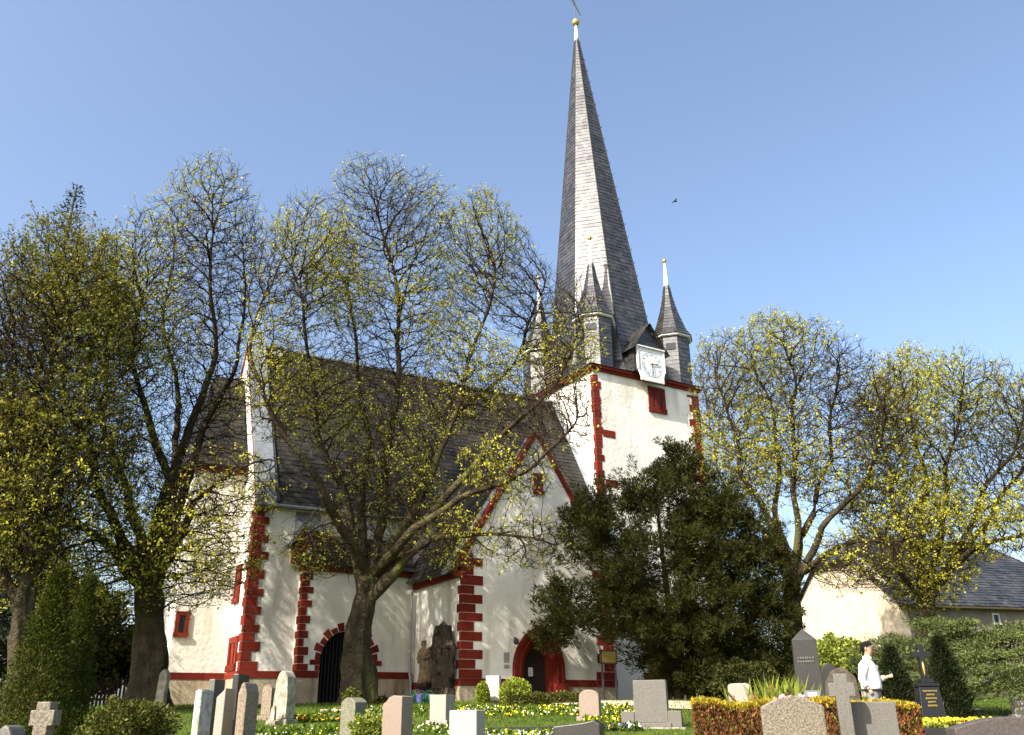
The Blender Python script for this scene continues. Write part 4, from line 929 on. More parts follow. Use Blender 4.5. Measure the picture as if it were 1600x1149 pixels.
# ---- low box hedge before the portal
def hedge_box(name, label, p0, p1, w, h, parts, n=1, L=.08, cat='hedge'):
    p0, p1 = np.array(p0), np.array(p1); f = np.array([*p0, float(gz(*p0))]); root = empty(name, tuple(f), 0, label, cat)
    ax = np.array([*(p1 - p0), 0.]); ln = np.linalg.norm(ax); ax /= ln; sd = np.array([-ax[1], ax[0], 0])
    def pts(n, which):
        t = rng.random(n)*ln; face = rng.random(n)
        if which == 'top': s = (rng.random(n) - .5)*w; z = h + rng.normal(size=n)*.018
        else:
            side = np.where(face < .36, -1, np.where(face < .72, 1, 0)); s = np.where(side != 0, side*w/2*(1 - .35*rng.random(n)**2), (rng.random(n) - .5)*w)
            t = np.where(side == 0, np.where(face < .86, .12*rng.random(n), ln - .12*rng.random(n)), t); z = rng.random(n)*h*.985
        s = s + .045*np.sin(t*5.1 + z*4)*np.sin(t*2.3 + 1) ; z = z + np.where(z > h*.9, .025*np.sin(t*7.3) + .02*np.sin(t*3.1 + 2), 0)
        base = p0[None]*1. + ax[None, :2]*t[:, None] + sd[None, :2]*s[:, None]
        return np.concatenate([base, (gz(base[:, 0], base[:, 1]) + z)[:, None]], 1) - f, sd[None]*np.sign(s)[:, None]
    for nm, matl, k, upw in parts:
        C, o_ = pts(k, 'top' if nm == 'clipped_top' else 'side'); D_ = unit(o_*.35 + rng.normal(size=C.shape)*.55 + np.array([0, 0, upw])); LL = L*rng.uniform(.6, 1.5, len(C)); V, F = leaves_quads(C, D_, LL, LL*.42)
        link(nm, npmesh(nm, V, F, M[matl], rnd=rng.random(len(F))), root, stuff=True)
    cb = MB(); co = [p0 + sd[:2]*w*.38*sg + ax[:2]*e_ for sg, e_ in ((-1, .1), (1, .1), (1, ln - .1), (-1, ln - .1))]; vs = [(*(c), float(gz(*c)) - .05) for c in co] + [(*(c), float(gz(*c)) + h*.9) for c in co]
    cb.add([np.array(v) - f for v in vs], [(0,1,2,3),(4,5,6,7),(0,1,5,4),(1,2,6,5),(2,3,7,6),(3,0,4,7)]); cb.build('branch_core', M['soil'], root); return root
hedge_box('box_hedge', 'low dark edging hedge in front of the church portal', foot(792, 31.0)[:2], foot(905, 31.4)[:2], .5, .34, [('foliage', 'ivy', 5200, .6)])
hedge_box('clipped_hedge', 'brown clipped hedge with a yellow-green top behind the foreground gravestones', foot(1083, 14.6)[:2], foot(1428, 14.9)[:2], .62, ztop(1130, 1102, 14.7) - float(foot(1130, 14.7)[2]), [('foliage', 'hedge_brown', 34000, 1.3), ('green_shoots', 'shrub', 3500, 1.2), ('clipped_top', 'hedge_top', 18000, .9)], 1, .055)
# ---- spreading juniper
jD = 26; jf = foot(1500, jD); jun = empty('juniper', tuple(jf), 0, 'wide grey-green juniper with layered spreading branches at the right', 'conifer'); pl = []
jc = foot(1490, jD)
C, Dv, LL = [], [], []
def ytop_(x): return float(np.interp(x, [1340, 1380, 1410, 1445, 1480, 1510, 1550, 1590, 1650], [1010, 995, 980, 952, 966, 978, 958, 966, 975]))
for k in range(118):
    x = rng.uniform(1350, 1660); yt = ytop_(x); y = yt + (1085 - yt)*rng.random()**.9; D_ = 25.2 + (1 - (y - yt)/max(1085 - yt, 1))*1.6 + rng.normal()*.5; c = at(x, y, D_)
    if c[2] < jc[2] + .1: continue
    sx, sy, sz = rng.uniform(.35, .75), rng.uniform(.35, .6), rng.uniform(.07, .13); n = 520; tilt = .22*math.copysign(1, x - 1480) + rng.normal()*.1
    q = unit(rng.normal(size=(n, 3)))*(rng.random((n, 1))**.4)*np.array([sx, sy, sz]); q[:, 2] += tilt*q[:, 0]
    C.append(c + q); Dv.append(unit(q*np.array([1.2, 1., 2.]) + rng.normal(size=(n, 3))*.22 + np.array([0, 0, .18]))); LL.append(rng.uniform(.06, .12, n))
C = np.concatenate(C); Dv = np.concatenate(Dv); LL = np.concatenate(LL); V, F = leaves_quads(C, Dv, LL, LL*.3)
link('foliage', npmesh('foliage', V, F, M['juniper'], rnd=np.clip(rng.normal(.5, .3, len(F)), 0, 1)), jun, stuff=True); print('juniper', len(F))
for ch in jun.children: ch.location = -Vector(jf)
for k in range(6):
    a = k*1.05; stems(jun, [([(0, 0, -.1), (math.cos(a)*.6, math.sin(a)*.4, .8), (math.cos(a)*1.6, math.sin(a)*.9, 1.7)], .09, .02)], name='stem')
# ---- strap-leaved plant beside the hedge
sp = empty('strap_leaved_plant', tuple(foot(1218, 18)), 0, 'clump of strap-leaved plants with pink blooms behind the hedge', 'plant')
n = 420; C = np.stack([rng.normal(0, .28, n), rng.normal(0, .2, n), np.full(n, .25) + rng.random(n)*.2], 1); Dd = unit(rng.normal(size=(n, 3))*.5 + np.array([0, 0, 1.])); LL = rng.uniform(.45, .85, n); V, F = leaves_quads(C, Dd, LL, LL*.07)
link('blades', npmesh('blades', V, F, M['shrub'], rnd=rng.random(n)), sp, stuff=True)
n = 60; C = np.stack([rng.normal(0, .35, n), rng.normal(0, .2, n), rng.uniform(.55, .95, n)], 1); V, F = leaves_quads(C, unit(rng.normal(size=(n, 3))), np.full(n, .07), np.full(n, .06)); link('blossoms', npmesh('blossoms', V, F, M['fl_red'], rnd=rng.random(n)), sp, stuff=True)
# ---- dark shrubbery and trees behind, at the left
for i, (x, yc, rp, D, lb, mt) in enumerate(((60, 1010, 95, 44, 'dark bush mass behind the thuja at the left', 'yew'), (150, 1035, 45, 46, 'low dark bush behind the picket fence', 'yew'), (215, 1015, 40, 47, 'dark bush behind the big left trunk', 'yew'), (-20, 930, 90, 45, 'tall dark bush at the left picture edge', 'spruce'), (120, 960, 50, 48, 'loose olive bush between the thuja and big left trunk', 'ivy'))):
    ball(x, yc, rp, D, lb, .85, mt, 'background_bush', 'bush', n=5000 if mt != 'ivy' else 2600, L=.26)

# ================================================================== HOUSE AT THE RIGHT
hu = R_(17.); HU = np.array([math.cos(hu), math.sin(hu)]); HN = np.array([math.sin(hu), -math.cos(hu)])
hc = at(1402, 935, 52.); hb_ = np.array([hc[0], hc[1], 2.0])
house = empty('house', tuple(hb_), hu, 'cream gabled house with a dark half-hipped slate roof at the right', 'house')
ez = hc[2] - 2.0; W_ = 9.7; rz_ = 11.78 - 2.0; LN = 15.6
hw = MB(); hw.yz([(0, -1), (W_, -1), (W_, ez), (W_*.68, ez + (rz_ - ez)*.62), (W_*.32, ez + (rz_ - ez)*.62), (0, ez)], 0, .5); g_o = hw.build('gable_wall', M['cream'], house)
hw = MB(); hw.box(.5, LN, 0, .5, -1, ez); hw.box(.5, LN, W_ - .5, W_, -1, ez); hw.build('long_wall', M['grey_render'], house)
hr = MB(); slate_quad(hr, (-.3, -.5, ez - .35), (LN + .3, -.5, ez - .35), (LN - 4.7, W_/2, rz_), (1.8, W_/2, rz_), .3, .4, .03)
slate_quad(hr, (-.35, W_*.3, ez + (rz_ - ez)*.58), (-.35, -.5, ez - .35), (1.8, W_/2, rz_), (1.8, W_/2, rz_), .3, .4, .03) if False else None
slate_quad(hr, (-.35, W_*.70, ez + (rz_ - ez)*.60), (-.35, W_*.30, ez + (rz_ - ez)*.60), (1.8, W_/2, rz_), (1.8, W_/2, rz_), .3, .4, .03)
slate_quad(hr, (LN + .3, -.5, ez - .35), (LN + .3, W_ + .5, ez - .35), (LN - 4.7, W_/2, rz_), (LN - 4.7, W_/2, rz_), .3, .4, .03)
hr.build('slates', M['slate'], house, stuff=True)
rc = MB(); rc.add([(-.3, -.5, ez - .4), (LN + .3, -.5, ez - .4), (LN + .3, W_ + .5, ez - .4), (-.3, W_ + .5, ez - .4), (1.8, W_/2, rz_ - .05), (LN - 4.7, W_/2, rz_ - .05), (-.3, W_*.3, ez + (rz_ - ez)*.57), (-.3, W_*.7, ez + (rz_ - ez)*.57)],
  [(0, 1, 5, 4, 6), (1, 2, 5), (2, 3, 7, 4, 5), (6, 4, 7)]); rc.build('roof', M['slate_base'], house)
ef = MB(); ef.box(-.3, LN + .3, -.56, -.5, ez - .48, ez - .38); ef.build('fascia', M['wood'], house)
for i, x in enumerate((6.0,)):
    w = framed_window(house, x, x + .5, ez - 1.25, ez - .65, 0, .09, 1, frame_mat='white_metal')

# ================================================================== FENCE
fA, fB = foot(120, 43), foot(262, 44)
fence = empty('picket_fence', tuple(fA), math.atan2(fB[1] - fA[1], fB[0] - fA[0]), 'dark weathered picket fence on the grass behind the big left trunk', 'fence')
fl = np.linalg.norm(fB - fA); npk = 26; pkm = None
pk = MB(); pk.xz([(-.045, 0), (.045, 0), (.045, 1.15), (0, 1.25), (-.045, 1.15)], -.012, .012); pkm = pk.mesh('picket', M['darkwood'])
for i in range(npk): link('picket', pkm, fence, (fl*i/(npk-1), -.03, 0))
for z in (.3, .92):
    r_ = MB(); r_.box(0, fl, 0, .04, z, z + .08); r_.build('rail', M['darkwood'], fence)

# ================================================================== GRAVESTONES
def top_poly(w, h, kind):
    a = w/2
    if kind == 'flat': return [(-a, 0), (a, 0), (a, h), (-a, h)]
    if kind == 'peak': return [(-a, 0), (a, 0), (a, h*.88), (a*.45, h*.97), (0, h), (-a*.45, h*.97), (-a, h*.88)]
    if kind == 'slant': return [(-a, 0), (a, 0), (a, h), (-a, h*.9)]
    if kind == 'shoulder': return [(-a, 0), (a, 0), (a, h*.98), (a*.1, h), (-a*.35, h*.97), (-a*.65, h*.9), (-a, h*.86)]
    if kind == 'round': return [(-a, 0), (a, 0)] + [(a*math.cos(math.pi*i/12), h - a*.75 + a*.75*math.sin(math.pi*i/12)) for i in range(13)]
    if kind == 'soft': return [(-a, 0), (a, 0)] + [(a*math.copysign(abs(math.cos(t))**.4, math.cos(t)), h - .14*h + .14*h*abs(math.sin(t))**.7) for t in [math.pi*i/12 for i in range(13)]]
    if kind == 'arc': return [(-a, 0), (a, 0)] + [(a*(1 - 2*i/10), h*(.9 + .1*math.sin(math.pi*i/10))) for i in range(11)]
    if kind == 'rough': return [(-a, 0), (a*.95, 0), (a, h*.45), (a*.82, h*.86), (a*.4, h*.97), (0, h), (-a*.4, h*.95), (-a*.75, h*.80), (-a*.95, h*.4)]
    if kind == 'wave': return [(-a, 0), (a, 0), (a, h*.92), (a*.75, h*1.0), (a*.3, h*.95), (-a*.6, h*.9), (-a, h*.88)]
def stone(label, x0, x1, ytop, D, depth, matl, kind='flat', yaw=None, base=True, bev=.012, tilt=(0, 0), name='gravestone', wpx=None, lean=0, basem=None, panel=None):
    """x0..x1 photo columns of the broad face"""
    xc = (x0 + x1)/2; f = foot(xc, D); h = ztop(xc, ytop, D) - f[2]; w = (x1 - x0)*mpp(D)
    yaw = R_(-18) if yaw is None else yaw
    w = w/max(.35, math.cos(yaw + math.atan2(f[0], f[1])*0)) if wpx is None else wpx
    root = empty(name, tuple(f), yaw, label, 'gravestone'); root.rotation_euler = (tilt[0], tilt[1], yaw)
    s_ = MB(); z0 = .10 if base else -.1
    s_.xz([(x, z0 + (z if z > 0 else 0) * (h - z0)/h) for x, z in top_poly(w, h, kind)], -depth/2, depth/2)
    sl = s_.build('slab', M[matl], root, bevel=bev)
    b = MB(); b.box(-w/2 - .07, w/2 + .07, -depth/2 - .06, depth/2 + .06, -.15, .098 if base else .02); b.build('base', M[basem or matl], root, bevel=.012)
    return root, w, h
# left row, seen nearly edge-on
stone('white rough-edged stone slab, leftmost of the edge-on row', 309, 327, 1078, 13.4, .38, 'g_white', 'round', R_(-6), bev=.03, wpx=.10)
stone('dark grey flat-topped slab, second in the edge-on row at the left', 327, 345, 1062, 14.2, .34, 'g_grey', 'flat', R_(-8), wpx=.09)
stone('pale grey slab with slanted top, third in the edge-on row', 342, 362, 1076, 12.9, .30, 'g_light', 'slant', R_(-8), wpx=.12)
stone('tallest dark slab, fourth in the edge-on row', 362, 384, 1054, 14.0, .40, 'g_dark', 'flat', R_(-6), wpx=.09)
stone('rough brown stone with slightly pointed top, last of the edge-on row', 374, 401, 1066, 12.8, .40, 'g_brown', 'peak', R_(-8), wpx=.12, bev=.02)
stone('small brown weathered stone by the church wall', 412, 427, 1070, 26, .3, 'g_brown', 'peak', R_(-10))
stone('tall pale weathered slab left of the pansy bed', 432, 456, 1048, 24.4, .36, 'g_old', 'rough', R_(-24), bev=.03)
stone('tiny pale marker stone at the foot of the tall weathered slab', 425, 432, 1103, 24.0, .12, 'g_old', 'rough', R_(-10))
stone('greenish arched gravestone left of the foreground shrub', 541, 566, 1090, 16.6, .3, 'g_green', 'arc', R_(-34))
stone('pinkish gravestone with one sloped shoulder', 606, 638, 1087, 15, .3, 'g_pink', 'shoulder', R_(-30))
stone('grey upright block stone on the lawn before the corner statues', 678, 704, 1086, 22.8, .4, 'g_light', 'flat', R_(-28))
stone('light speckled granite block in the foreground centre', 709, 752, 1110, 13, .3, 'g_block', 'flat', R_(-22), bev=.008)
r_, w_, h_ = stone('veined marble slab on sandstone foot beside the boxwood ball', 762, 780, 1056, 32.5, .2, 'g_white', 'flat', R_(-18), wpx=.5, basem='sandstone')
stone('beige round-topped gravestone on the flower lawn', 907, 937, 1078, 23.6, .26, 'g_pink', 'round', R_(-18))
stone('low dark wave-topped gravestone cut by the lower picture edge', 868, 938, 1126, 13, .3, 'g_dark', 'wave', R_(-18))
r_, w_, h_ = stone('speckled dark granite slab with two side wings', 993, 1042, 1063, 21.4, .3, 'g_grey', 'flat', R_(-16))
for sg in (-1, 1):
    b = MB(); b.box(*sorted((sg*(w_/2 + .004), sg*(w_/2 + .3))), -.17, .1, 0, .34); b.build('wing', M['g_grey'], r_, bevel=.01)
b = MB(); b.box(-w_/2 - .4, w_/2 + .4, -.3, .25, -.25, .0); b.build('kerb', M['g_light'], r_, bevel=.015)
stone('small pale soft-cornered stone rising behind the hedge', 1141, 1174, 1068, 22, .3, 'g_light', 'soft', R_(-14))
stone('large speckled granite stone with low peaked top in right foreground', 1192, 1280, 1086, 11, .22, 'g_speck', 'peak', R_(-14), bev=.02)
stone('grey granite block with flat top in front of the hedge', 1318, 1390, 1097, 12, .26, 'g_grey', 'flat', R_(-16))
stone('rough-hewn boulder gravestone behind the stone cross', 1291, 1343, 1043, 17.5, .3, 'g_boulder', 'rough', R_(-14), bev=.03)
stone('grey tapering stone at the right picture edge', 1584, 1612, 1060, 25.5, .25, 'g_light', 'flat', R_(-6))
stone('wide dark arched gravestone in the lower right corner', 1490, 1640, 1120, 9.5, .25, 'g_reddark', 'arc', R_(-6))
stone('low dark headstone with sloping shoulder behind the obelisk', 1283, 1318, 1036, 21.5, .25, 'g_dark', 'rough', R_(-10))
stone('low grey boulder stone at the lower left corner', 10, 42, 1132, 11.5, .25, 'g_grey', 'rough', R_(-10), bev=.03)
stone('slender leaning grey stele at the foot of the big left trunk', 243, 256, 1046, 32, .2, 'g_old', 'peak', R_(-10), tilt=(0, R_(3)))
# stone cross
def cross(label, xc, x0, x1, ytop, D, matl, yaw, arm_y, thick=.14, bw=.15):
    f = foot(xc, D); h = ztop(xc, ytop, D) - f[2]; aw = (x1 - x0)*mpp(D)/2; za = ztop(xc, arm_y, D) - f[2]
    root = empty('cross_gravestone', tuple(f), yaw, label, 'gravestone'); t = bw/2
    s_ = MB(); s_.xz([(-t, .1), (t, .1), (t, za - t), (aw, za - t), (aw, za + t), (t, za + t), (t, h), (-t, h), (-t, za + t), (-aw, za + t), (-aw, za - t), (-t, za - t)], -thick/2, thick/2); s_.build('cross', M[matl], root, bevel=.01)
    b = MB(); b.box(-.2, .2, -.15, .15, -.15, .098); b.build('base', M[matl], root, bevel=.012); return root
cross('speckled stone cross standing in front of the boulder gravestone', 1318, 1301, 1338, 1053, 11.6, 'g_grey', R_(-16), 1078, .15, .155)
cross('brownish stone cross half hidden at the foot of the thuja', 75, 58, 93, 1097, 12.2, 'g_speck', R_(-6), 1122, .16, .17)
# obelisk
of = foot(1268, 20.); oh = ztop(1268, 982, 20.) - of[2]; ob = empty('obelisk_gravestone', tuple(of), R_(-14), 'tall dark granite obelisk gravestone with pointed top beside the yew', 'gravestone')
s_ = MB(); w0, w1 = .27, .235
s_.add([(-w0,-w0*.7,.55),(w0,-w0*.7,.55),(w0,w0*.7,.55),(-w0,w0*.7,.55),(-w1,-w1*.7,oh-.22),(w1,-w1*.7,oh-.22),(w1,w1*.7,oh-.22),(-w1,w1*.7,oh-.22),(0,-.03,oh),(0,.03,oh)],
   [(0,3,2,1),(0,1,5,4),(1,2,6,5),(2,3,7,6),(3,0,4,7),(4,5,8),(5,6,9,8),(6,7,9),(7,4,8,9)]); s_.build('shaft', M['g_dark'], ob, bevel=.008)
s_ = MB(); s_.box(-.36, .36, -.27, .27, .28, .548); s_.build('pedestal', M['g_dark'], ob, bevel=.01); s_ = MB(); s_.box(-.45, .45, -.33, .33, -.15, .278); s_.build('base', M['g_grey'], ob, bevel=.01)
for k in range(2):
    for j in range(7):
        i_ = MB(); i_.box(-.17 + j*.048, -.17 + j*.048 + random.uniform(.02, .036), -.192, -.1, oh*.70 - k*.07, oh*.70 - k*.07 + .04); i_.build('inscription', M['g_grey'], ob)
# white information plate
pf = foot(1271, 17.5); ip = empty('information_plate', tuple(pf), R_(8), 'small pale plate with white writing in front of the obelisk', 'plate'); z = ztop(1271, 1090, 17.5) - pf[2]; z1 = ztop(1271, 1079, 17.5) - pf[2]
s_ = MB(); s_.box(-.14, .14, -.01, .01, z - .1, z1); s_.build('panel', M['lead'], ip); s_ = MB(); s_.box(-.015, .015, .011, .03, -.2, z1 - .05); s_.build('post', M['iron'], ip)
for k in range(2):
    for j in range(5):
        i_ = MB(); i_.box(-.085 + j*.036, -.085 + j*.036 + .026, -.014, -.009, z1 - .06 - k*.04, z1 - .035 - k*.04); i_.build('lettering', M['paper'], ip)
# black stone with cross and gilded writing
bf = foot(1452, 20.5); bs = empty('black_gravestone', tuple(bf), R_(4), 'black polished gravestone with gold lettering and a dark cross on top', 'gravestone')
zt_ = ztop(1452, 1068, 20.5) - bf[2]; zc_ = ztop(1452, 1006, 20.5) - bf[2]
s_ = MB(); s_.add([(-.27,-.14,.05),(.27,-.14,.05),(.27,.14,.05),(-.27,.14,.05),(-.2,-.11,zt_-.06),(.2,-.11,zt_-.06),(.2,.11,zt_-.06),(-.2,.11,zt_-.06)], [(0,3,2,1),(4,5,6,7),(0,1,5,4),(1,2,6,5),(2,3,7,6),(3,0,4,7)]); s_.build('pedestal', M['g_black'], bs, bevel=.008)
s_ = MB(); s_.box(-.23, .23, -.13, .13, zt_ - .058, zt_); s_.build('cap', M['g_black'], bs, bevel=.012)
s_ = MB(); s_.box(-.13, .13, -.1, .1, zt_ + .001, zt_ + .09); s_.build('cross_foot', M['g_black'], bs, bevel=.01)
t_ = .06; za = zc_ - .2; s_ = MB(); s_.xz([(-t_, zt_ + .09), (t_, zt_ + .09), (t_, za - t_), (.19, za - t_), (.19, za + t_), (t_, za + t_), (t_, zc_), (-t_, zc_), (-t_, za + t_), (-.19, za + t_), (-.19, za - t_), (-t_, za - t_)], -.05, .05); s_.build('cross', M['g_black'], bs, bevel=.012)
s_ = MB(); s_.lathe([(.004, zt_ + .12), (.016, zt_ + .18), (.026, zt_ + .28), (.02, zt_ + .36), (.005, zt_ + .42)], 8, (-.02, -.065)); s_.build('gilded_figure', M['gold'], bs, smooth=True)
for k, nl in enumerate((9, 5, 7, 5, 6)):
    wl = .30*nl/9
    for j in range(nl):
        hh = random.uniform(.022, .036); zz_ = zt_ - .13 - k*.068; x_ = -wl/2 + wl*j/nl
        yy = -.118 - .03*(zt_ - zz_)/(zt_)
        i_ = MB(); i_.box(x_, x_ + wl/nl*.62, yy - .006, yy + .02, zz_ - hh, zz_); i_.build('lettering', M['gold'], bs)

# ================================================================== GRAVE BED AT THE RIGHT
gf = foot(1478, 19.6); gb_ = empty('grave_bed', tuple(gf), R_(6), 'raised dark-edged grave bed planted with yellow flowers', 'grave'); 
for a in ((-.78, .78, -.5, -.4), (-.78, -.68, -.398, .5), (.68, .78, -.398, .5)):
    s_ = MB(); s_.box(*a, -.2, .2); s_.build('kerb', M['g_dark'], gb_, bevel=.012)
s_ = MB(); s_.box(-.677, .677, -.397, .5, -.1, .16); s_.build('soil', M['soil'], gb_)
def blossoms(parent, n, sx, sy, z0, z1, matl, size=.05, cx=0, cy=0, name='blossoms'):
    n = int(n*1.15); size = size*.62
    C = np.stack([cx + rng.uniform(-sx, sx, n), cy + rng.uniform(-sy, sy, n), rng.uniform(z0, z1, n)], 1); V = []; F = []
    k = 5; base = 0
    nrm = unit(rng.normal(size=(n, 3))*.5 + np.array([-.3, -.6, .8])); a, b = frames(nrm); r = size*rng.uniform(.7, 1.3, n)
    t = 2*np.pi*np.arange(k)/k
    ring = C[:, None] + r[:, None, None]*(a[:, None]*np.cos(t)[None, :, None] + b[:, None]*np.sin(t)[None, :, None]) + nrm[:, None]*(r*.3)[:, None, None]
    V = np.concatenate([C[:, None], ring], 1).reshape(-1, 3); i = np.arange(n)[:, None]*6; j = np.arange(k)[None]
    F = np.stack([i + 0*j, i + 1 + j, i + 1 + (j+1) % k], -1).reshape(-1, 3)
    return link(name, npmesh(name, V, F, M[matl], rnd=np.repeat(rng.random(n), k)), parent, stuff=True)
def leafpad(parent, n, sx, sy, z0, z1, matl='shrub', L=.1, name='leaves'):
    C = np.stack([rng.uniform(-sx, sx, n), rng.uniform(-sy, sy, n), rng.uniform(z0, z1, n)], 1); LL = L*rng.uniform(.6, 1.3, n)
    V, F = leaves_quads(C, unit(rng.normal(size=(n, 3))*.6 + np.array([0, 0, .8])), LL, LL*.5); return link(name, npmesh(name, V, F, M[matl], rnd=rng.random(n)), parent, stuff=True)
leafpad(gb_, 900, .66, .38, .15, .27); blossoms(gb_, 230, .66, .38, .24, .36, 'fl_yellow', .045); blossoms(gb_, 70, .2, .36, .26, .36, 'fl_orange', .04)
wg = foot(1482, 18.2); o = empty('white_gravel', tuple(wg), R_(6), 'strip of white pebbles in front of the dark-edged grave bed', 'gravel', kind='stuff')
n = 900; C = np.stack([rng.uniform(-.75, .85, n), rng.uniform(-.35, .55, n), np.full(n, .03) + .02*rng.random(n)], 1); C[:, 2] += .0665*C[:, 1]
a = np.array([[1,0,0],[-1,0,0],[0,1,0],[0,-1,0],[0,0,1],[0,0,-1]], float)*np.array([.035, .03, .022]); V = (C[:, None] + a[None]*rng.uniform(.6, 1.3, (n, 1, 3))).reshape(-1, 3)
ff = np.array([(0,2,4),(2,1,4),(1,3,4),(3,0,4),(2,0,5),(1,2,5),(3,1,5),(0,3,5)]); F = (np.arange(n)[:, None, None]*6 + ff[None]).reshape(-1, 3); link('pebbles', npmesh('pebbles', V, F, M['g_white']), o, stuff=True)

# ================================================================== FLOWER PATCHES ON THE LAWN
def patch(label, xp, D, sx, sy, mix, leaves=600, z=.16, cat='flowers', yaw=0):
    z = z*.75 if z < .3 else z
    f = foot(xp, D); o = empty('flower_patch', tuple(f), yaw, label, cat, kind='stuff')
    leafpad(o, leaves, sx, sy, .02, z*.8, 'grass', .12)
    for k, (mt, n, sz) in enumerate(mix): blossoms(o, n, sx, sy, z*.5, z*1.15, mt, sz)
    # lie on the slope
    o.rotation_euler = (math.atan(.0665) if f[1] < 31 else .02, 0, yaw); return o
patch('yellow and purple pansies beside the tall weathered slab', 488, 25.0, .85, .5, [('fl_yellow', 60, .06), ('fl_orange', 40, .06), ('fl_purple', 26, .06)])
patch('white blossoms on the lawn at the foot of the edge-on stones', 425, 17.5, .9, .5, [('fl_white', 80, .04)])
patch('white and yellow spring flowers between pale granite block and wave-topped stone', 815, 18.5, 1.5, .8, [('fl_white', 210, .04), ('fl_yellow', 130, .04)], 900)
patch('yellow spring flowers before the low box hedge', 850, 26.5, 2.6, 2.0, [('fl_yellow', 330, .042), ('fl_white', 180, .036)], 1500)
patch('white flower strip left of the pale granite block', 675, 20.5, 1.2, .7, [('fl_white', 90, .036), ('fl_yellow', 40, .036)], 400)
patch('yellow flowers left of the granite slab with wings', 960, 22.6, .7, .7, [('fl_yellow', 110, .05), ('fl_white', 20, .04)], 500)
patch('purple and white flowers left of the granite slab wings', 967, 20.4, .45, .3, [('fl_purple', 35, .05), ('fl_white', 35, .05), ('fl_orange', 10, .05)], 260)
patch('small yellow flowers at the left end of the clipped hedge', 1085, 16.2, .4, .4, [('fl_yellow', 40, .04)], 260)
patch('red flowers at the bottom edge below the thuja', 105, 11.8, .3, .25, [('fl_red', 50, .06)], 200, .45)
patch('scattered daisies on the lawn in front of the gnarled trunk', 640, 27, 2.6, 2.0, [('fl_white', 80, .03), ('fl_yellow', 60, .03)], 600)
patch('pink flowers behind the large peaked granite stone', 1246, 17.2, .4, .25, [('fl_pink', 60, .06)], 150, .75)
patch('scattered daisies on the lawn under the edge-on stones and weathered slabs', 470, 20.5, 1.6, 1.4, [('fl_white', 60, .028), ('fl_yellow', 30, .028)], 500)
for i, (x, D, L, w, lb) in enumerate(((835, 20.8, 2.4, .14, 'dark stone kerb across the flower lawn'), (545, 29.5, 1.6, 1.0, 'bare sandy patch beside the pansy bed'))):
    f = foot(x, D); o = MB(); o.box(-L/2, L/2, -w/2, w/2, -.2, .07 if i == 0 else .03); k_ = empty('grave_edging', tuple(f), R_(4), lb, 'edging'); o.build('kerb', M['g_dark'] if i == 0 else M['gravel'], k_, bevel=.01)

# ================================================================== GRASS
n = 52000; X = rng.uniform(-17, 17, n); Y = 9 + 27*rng.random(n)**.9
ok = np.abs(X) < Y*.62; X, Y = X[ok], Y[ok]; n = len(X)
den = np.sin(X*1.1 + 3) + np.sin(Y*.8) + np.sin(X*.5 - Y*.7)
C = np.stack([X, Y, gz(X, Y) - .01], 1); Dd = unit(rng.normal(size=(n, 3))*.38 + np.array([0, 0, 1.])); LL = (.07 + .05*rng.random(n))*(1 + .15*den); V, F = leaves_quads(C, Dd, LL, .014 + .012*rng.random(n))
o = link('grass', npmesh('grass', V, F, M['grass'], rnd=np.clip(.5 + .2*den + rng.normal(0, .2, n), 0, 1))); tag(o, 'green spring lawn between the graves', 'grass', kind='stuff')

# ================================================================== THINGS AT THE CHURCH WALL
def chp(u, y, z): return Vector(T0) + Vector((math.cos(YAWB)*u - math.sin(YAWB)*y, math.sin(YAWB)*u + math.cos(YAWB)*y, z))
nb_ = MB()
# notice board on two posts
nf = foot(954, 35.0); nb = empty('notice_board', tuple(nf), R_(22), 'glazed notice board on two dark posts right of the portal', 'notice board')
zb0, zb1 = ztop(954, 1038, 35) - nf[2], ztop(954, 1017, 35) - nf[2]
for sg in (-1, 1):
    s_ = MB(); s_.box(sg*.28 - .03, sg*.28 + .03, -.03, .03, -.2, zb1); s_.build('post', M['iron'], nb)
s_ = MB(); s_.box(-.36, .36, -.05, .028, zb0, zb1 + .03); s_.build('case', M['darkwood'], nb, bevel=.01)
s_ = MB(); s_.box(-.29, .29, -.058, -.052, zb0 + .06, zb1 - .03); s_.build('pane', M['yellow_board'], nb)
# plaques, paper, lamp
for z0, z1, lb in ((1.2, 1.6, 'upper grey plaque on the wall left of the portal'), (.98, 1.12, 'small lower plaque below the larger one')):
    s_ = MB(); s_.box(-.13, .13, -.02, 0, 0, z1 - z0); p = s_.build('wall_plaque', M['plaque']); p.location = chp(2.07, -.004, z0); p.rotation_euler = (0, 0, YAWB); tag(p, lb, 'plaque')
    for k in range(3 if z1 - z0 > .2 else 1):
        i_ = MB(); i_.box(-.09, .09, -.024, -.0205, (z1 - z0)*(.25 + .22*k), (z1 - z0)*(.25 + .22*k) + .02); i_.build('lettering', M['print_ink'], p)
s_ = MB(); s_.box(-.11, .11, -.006, 0, 0, .34); p = s_.build('paper_notice', M['paper']); p.location = chp(3.47, .443, .72); p.rotation_euler = (0, 0, YAWB); tag(p, 'white paper notice fixed on the dark portal door', 'paper')
for k in range(6):
    i_ = MB(); i_.box(-.08, .02 + .06*random.random(), -.008, -.0065, .28 - k*.045, .292 - k*.045); i_.build('print_line', M['print_ink'], p)
lp = empty('wall_lamp', chp(2.42, 0, 2.05), YAWB, 'small dark lamp on the wall left of the portal arch', 'lamp')
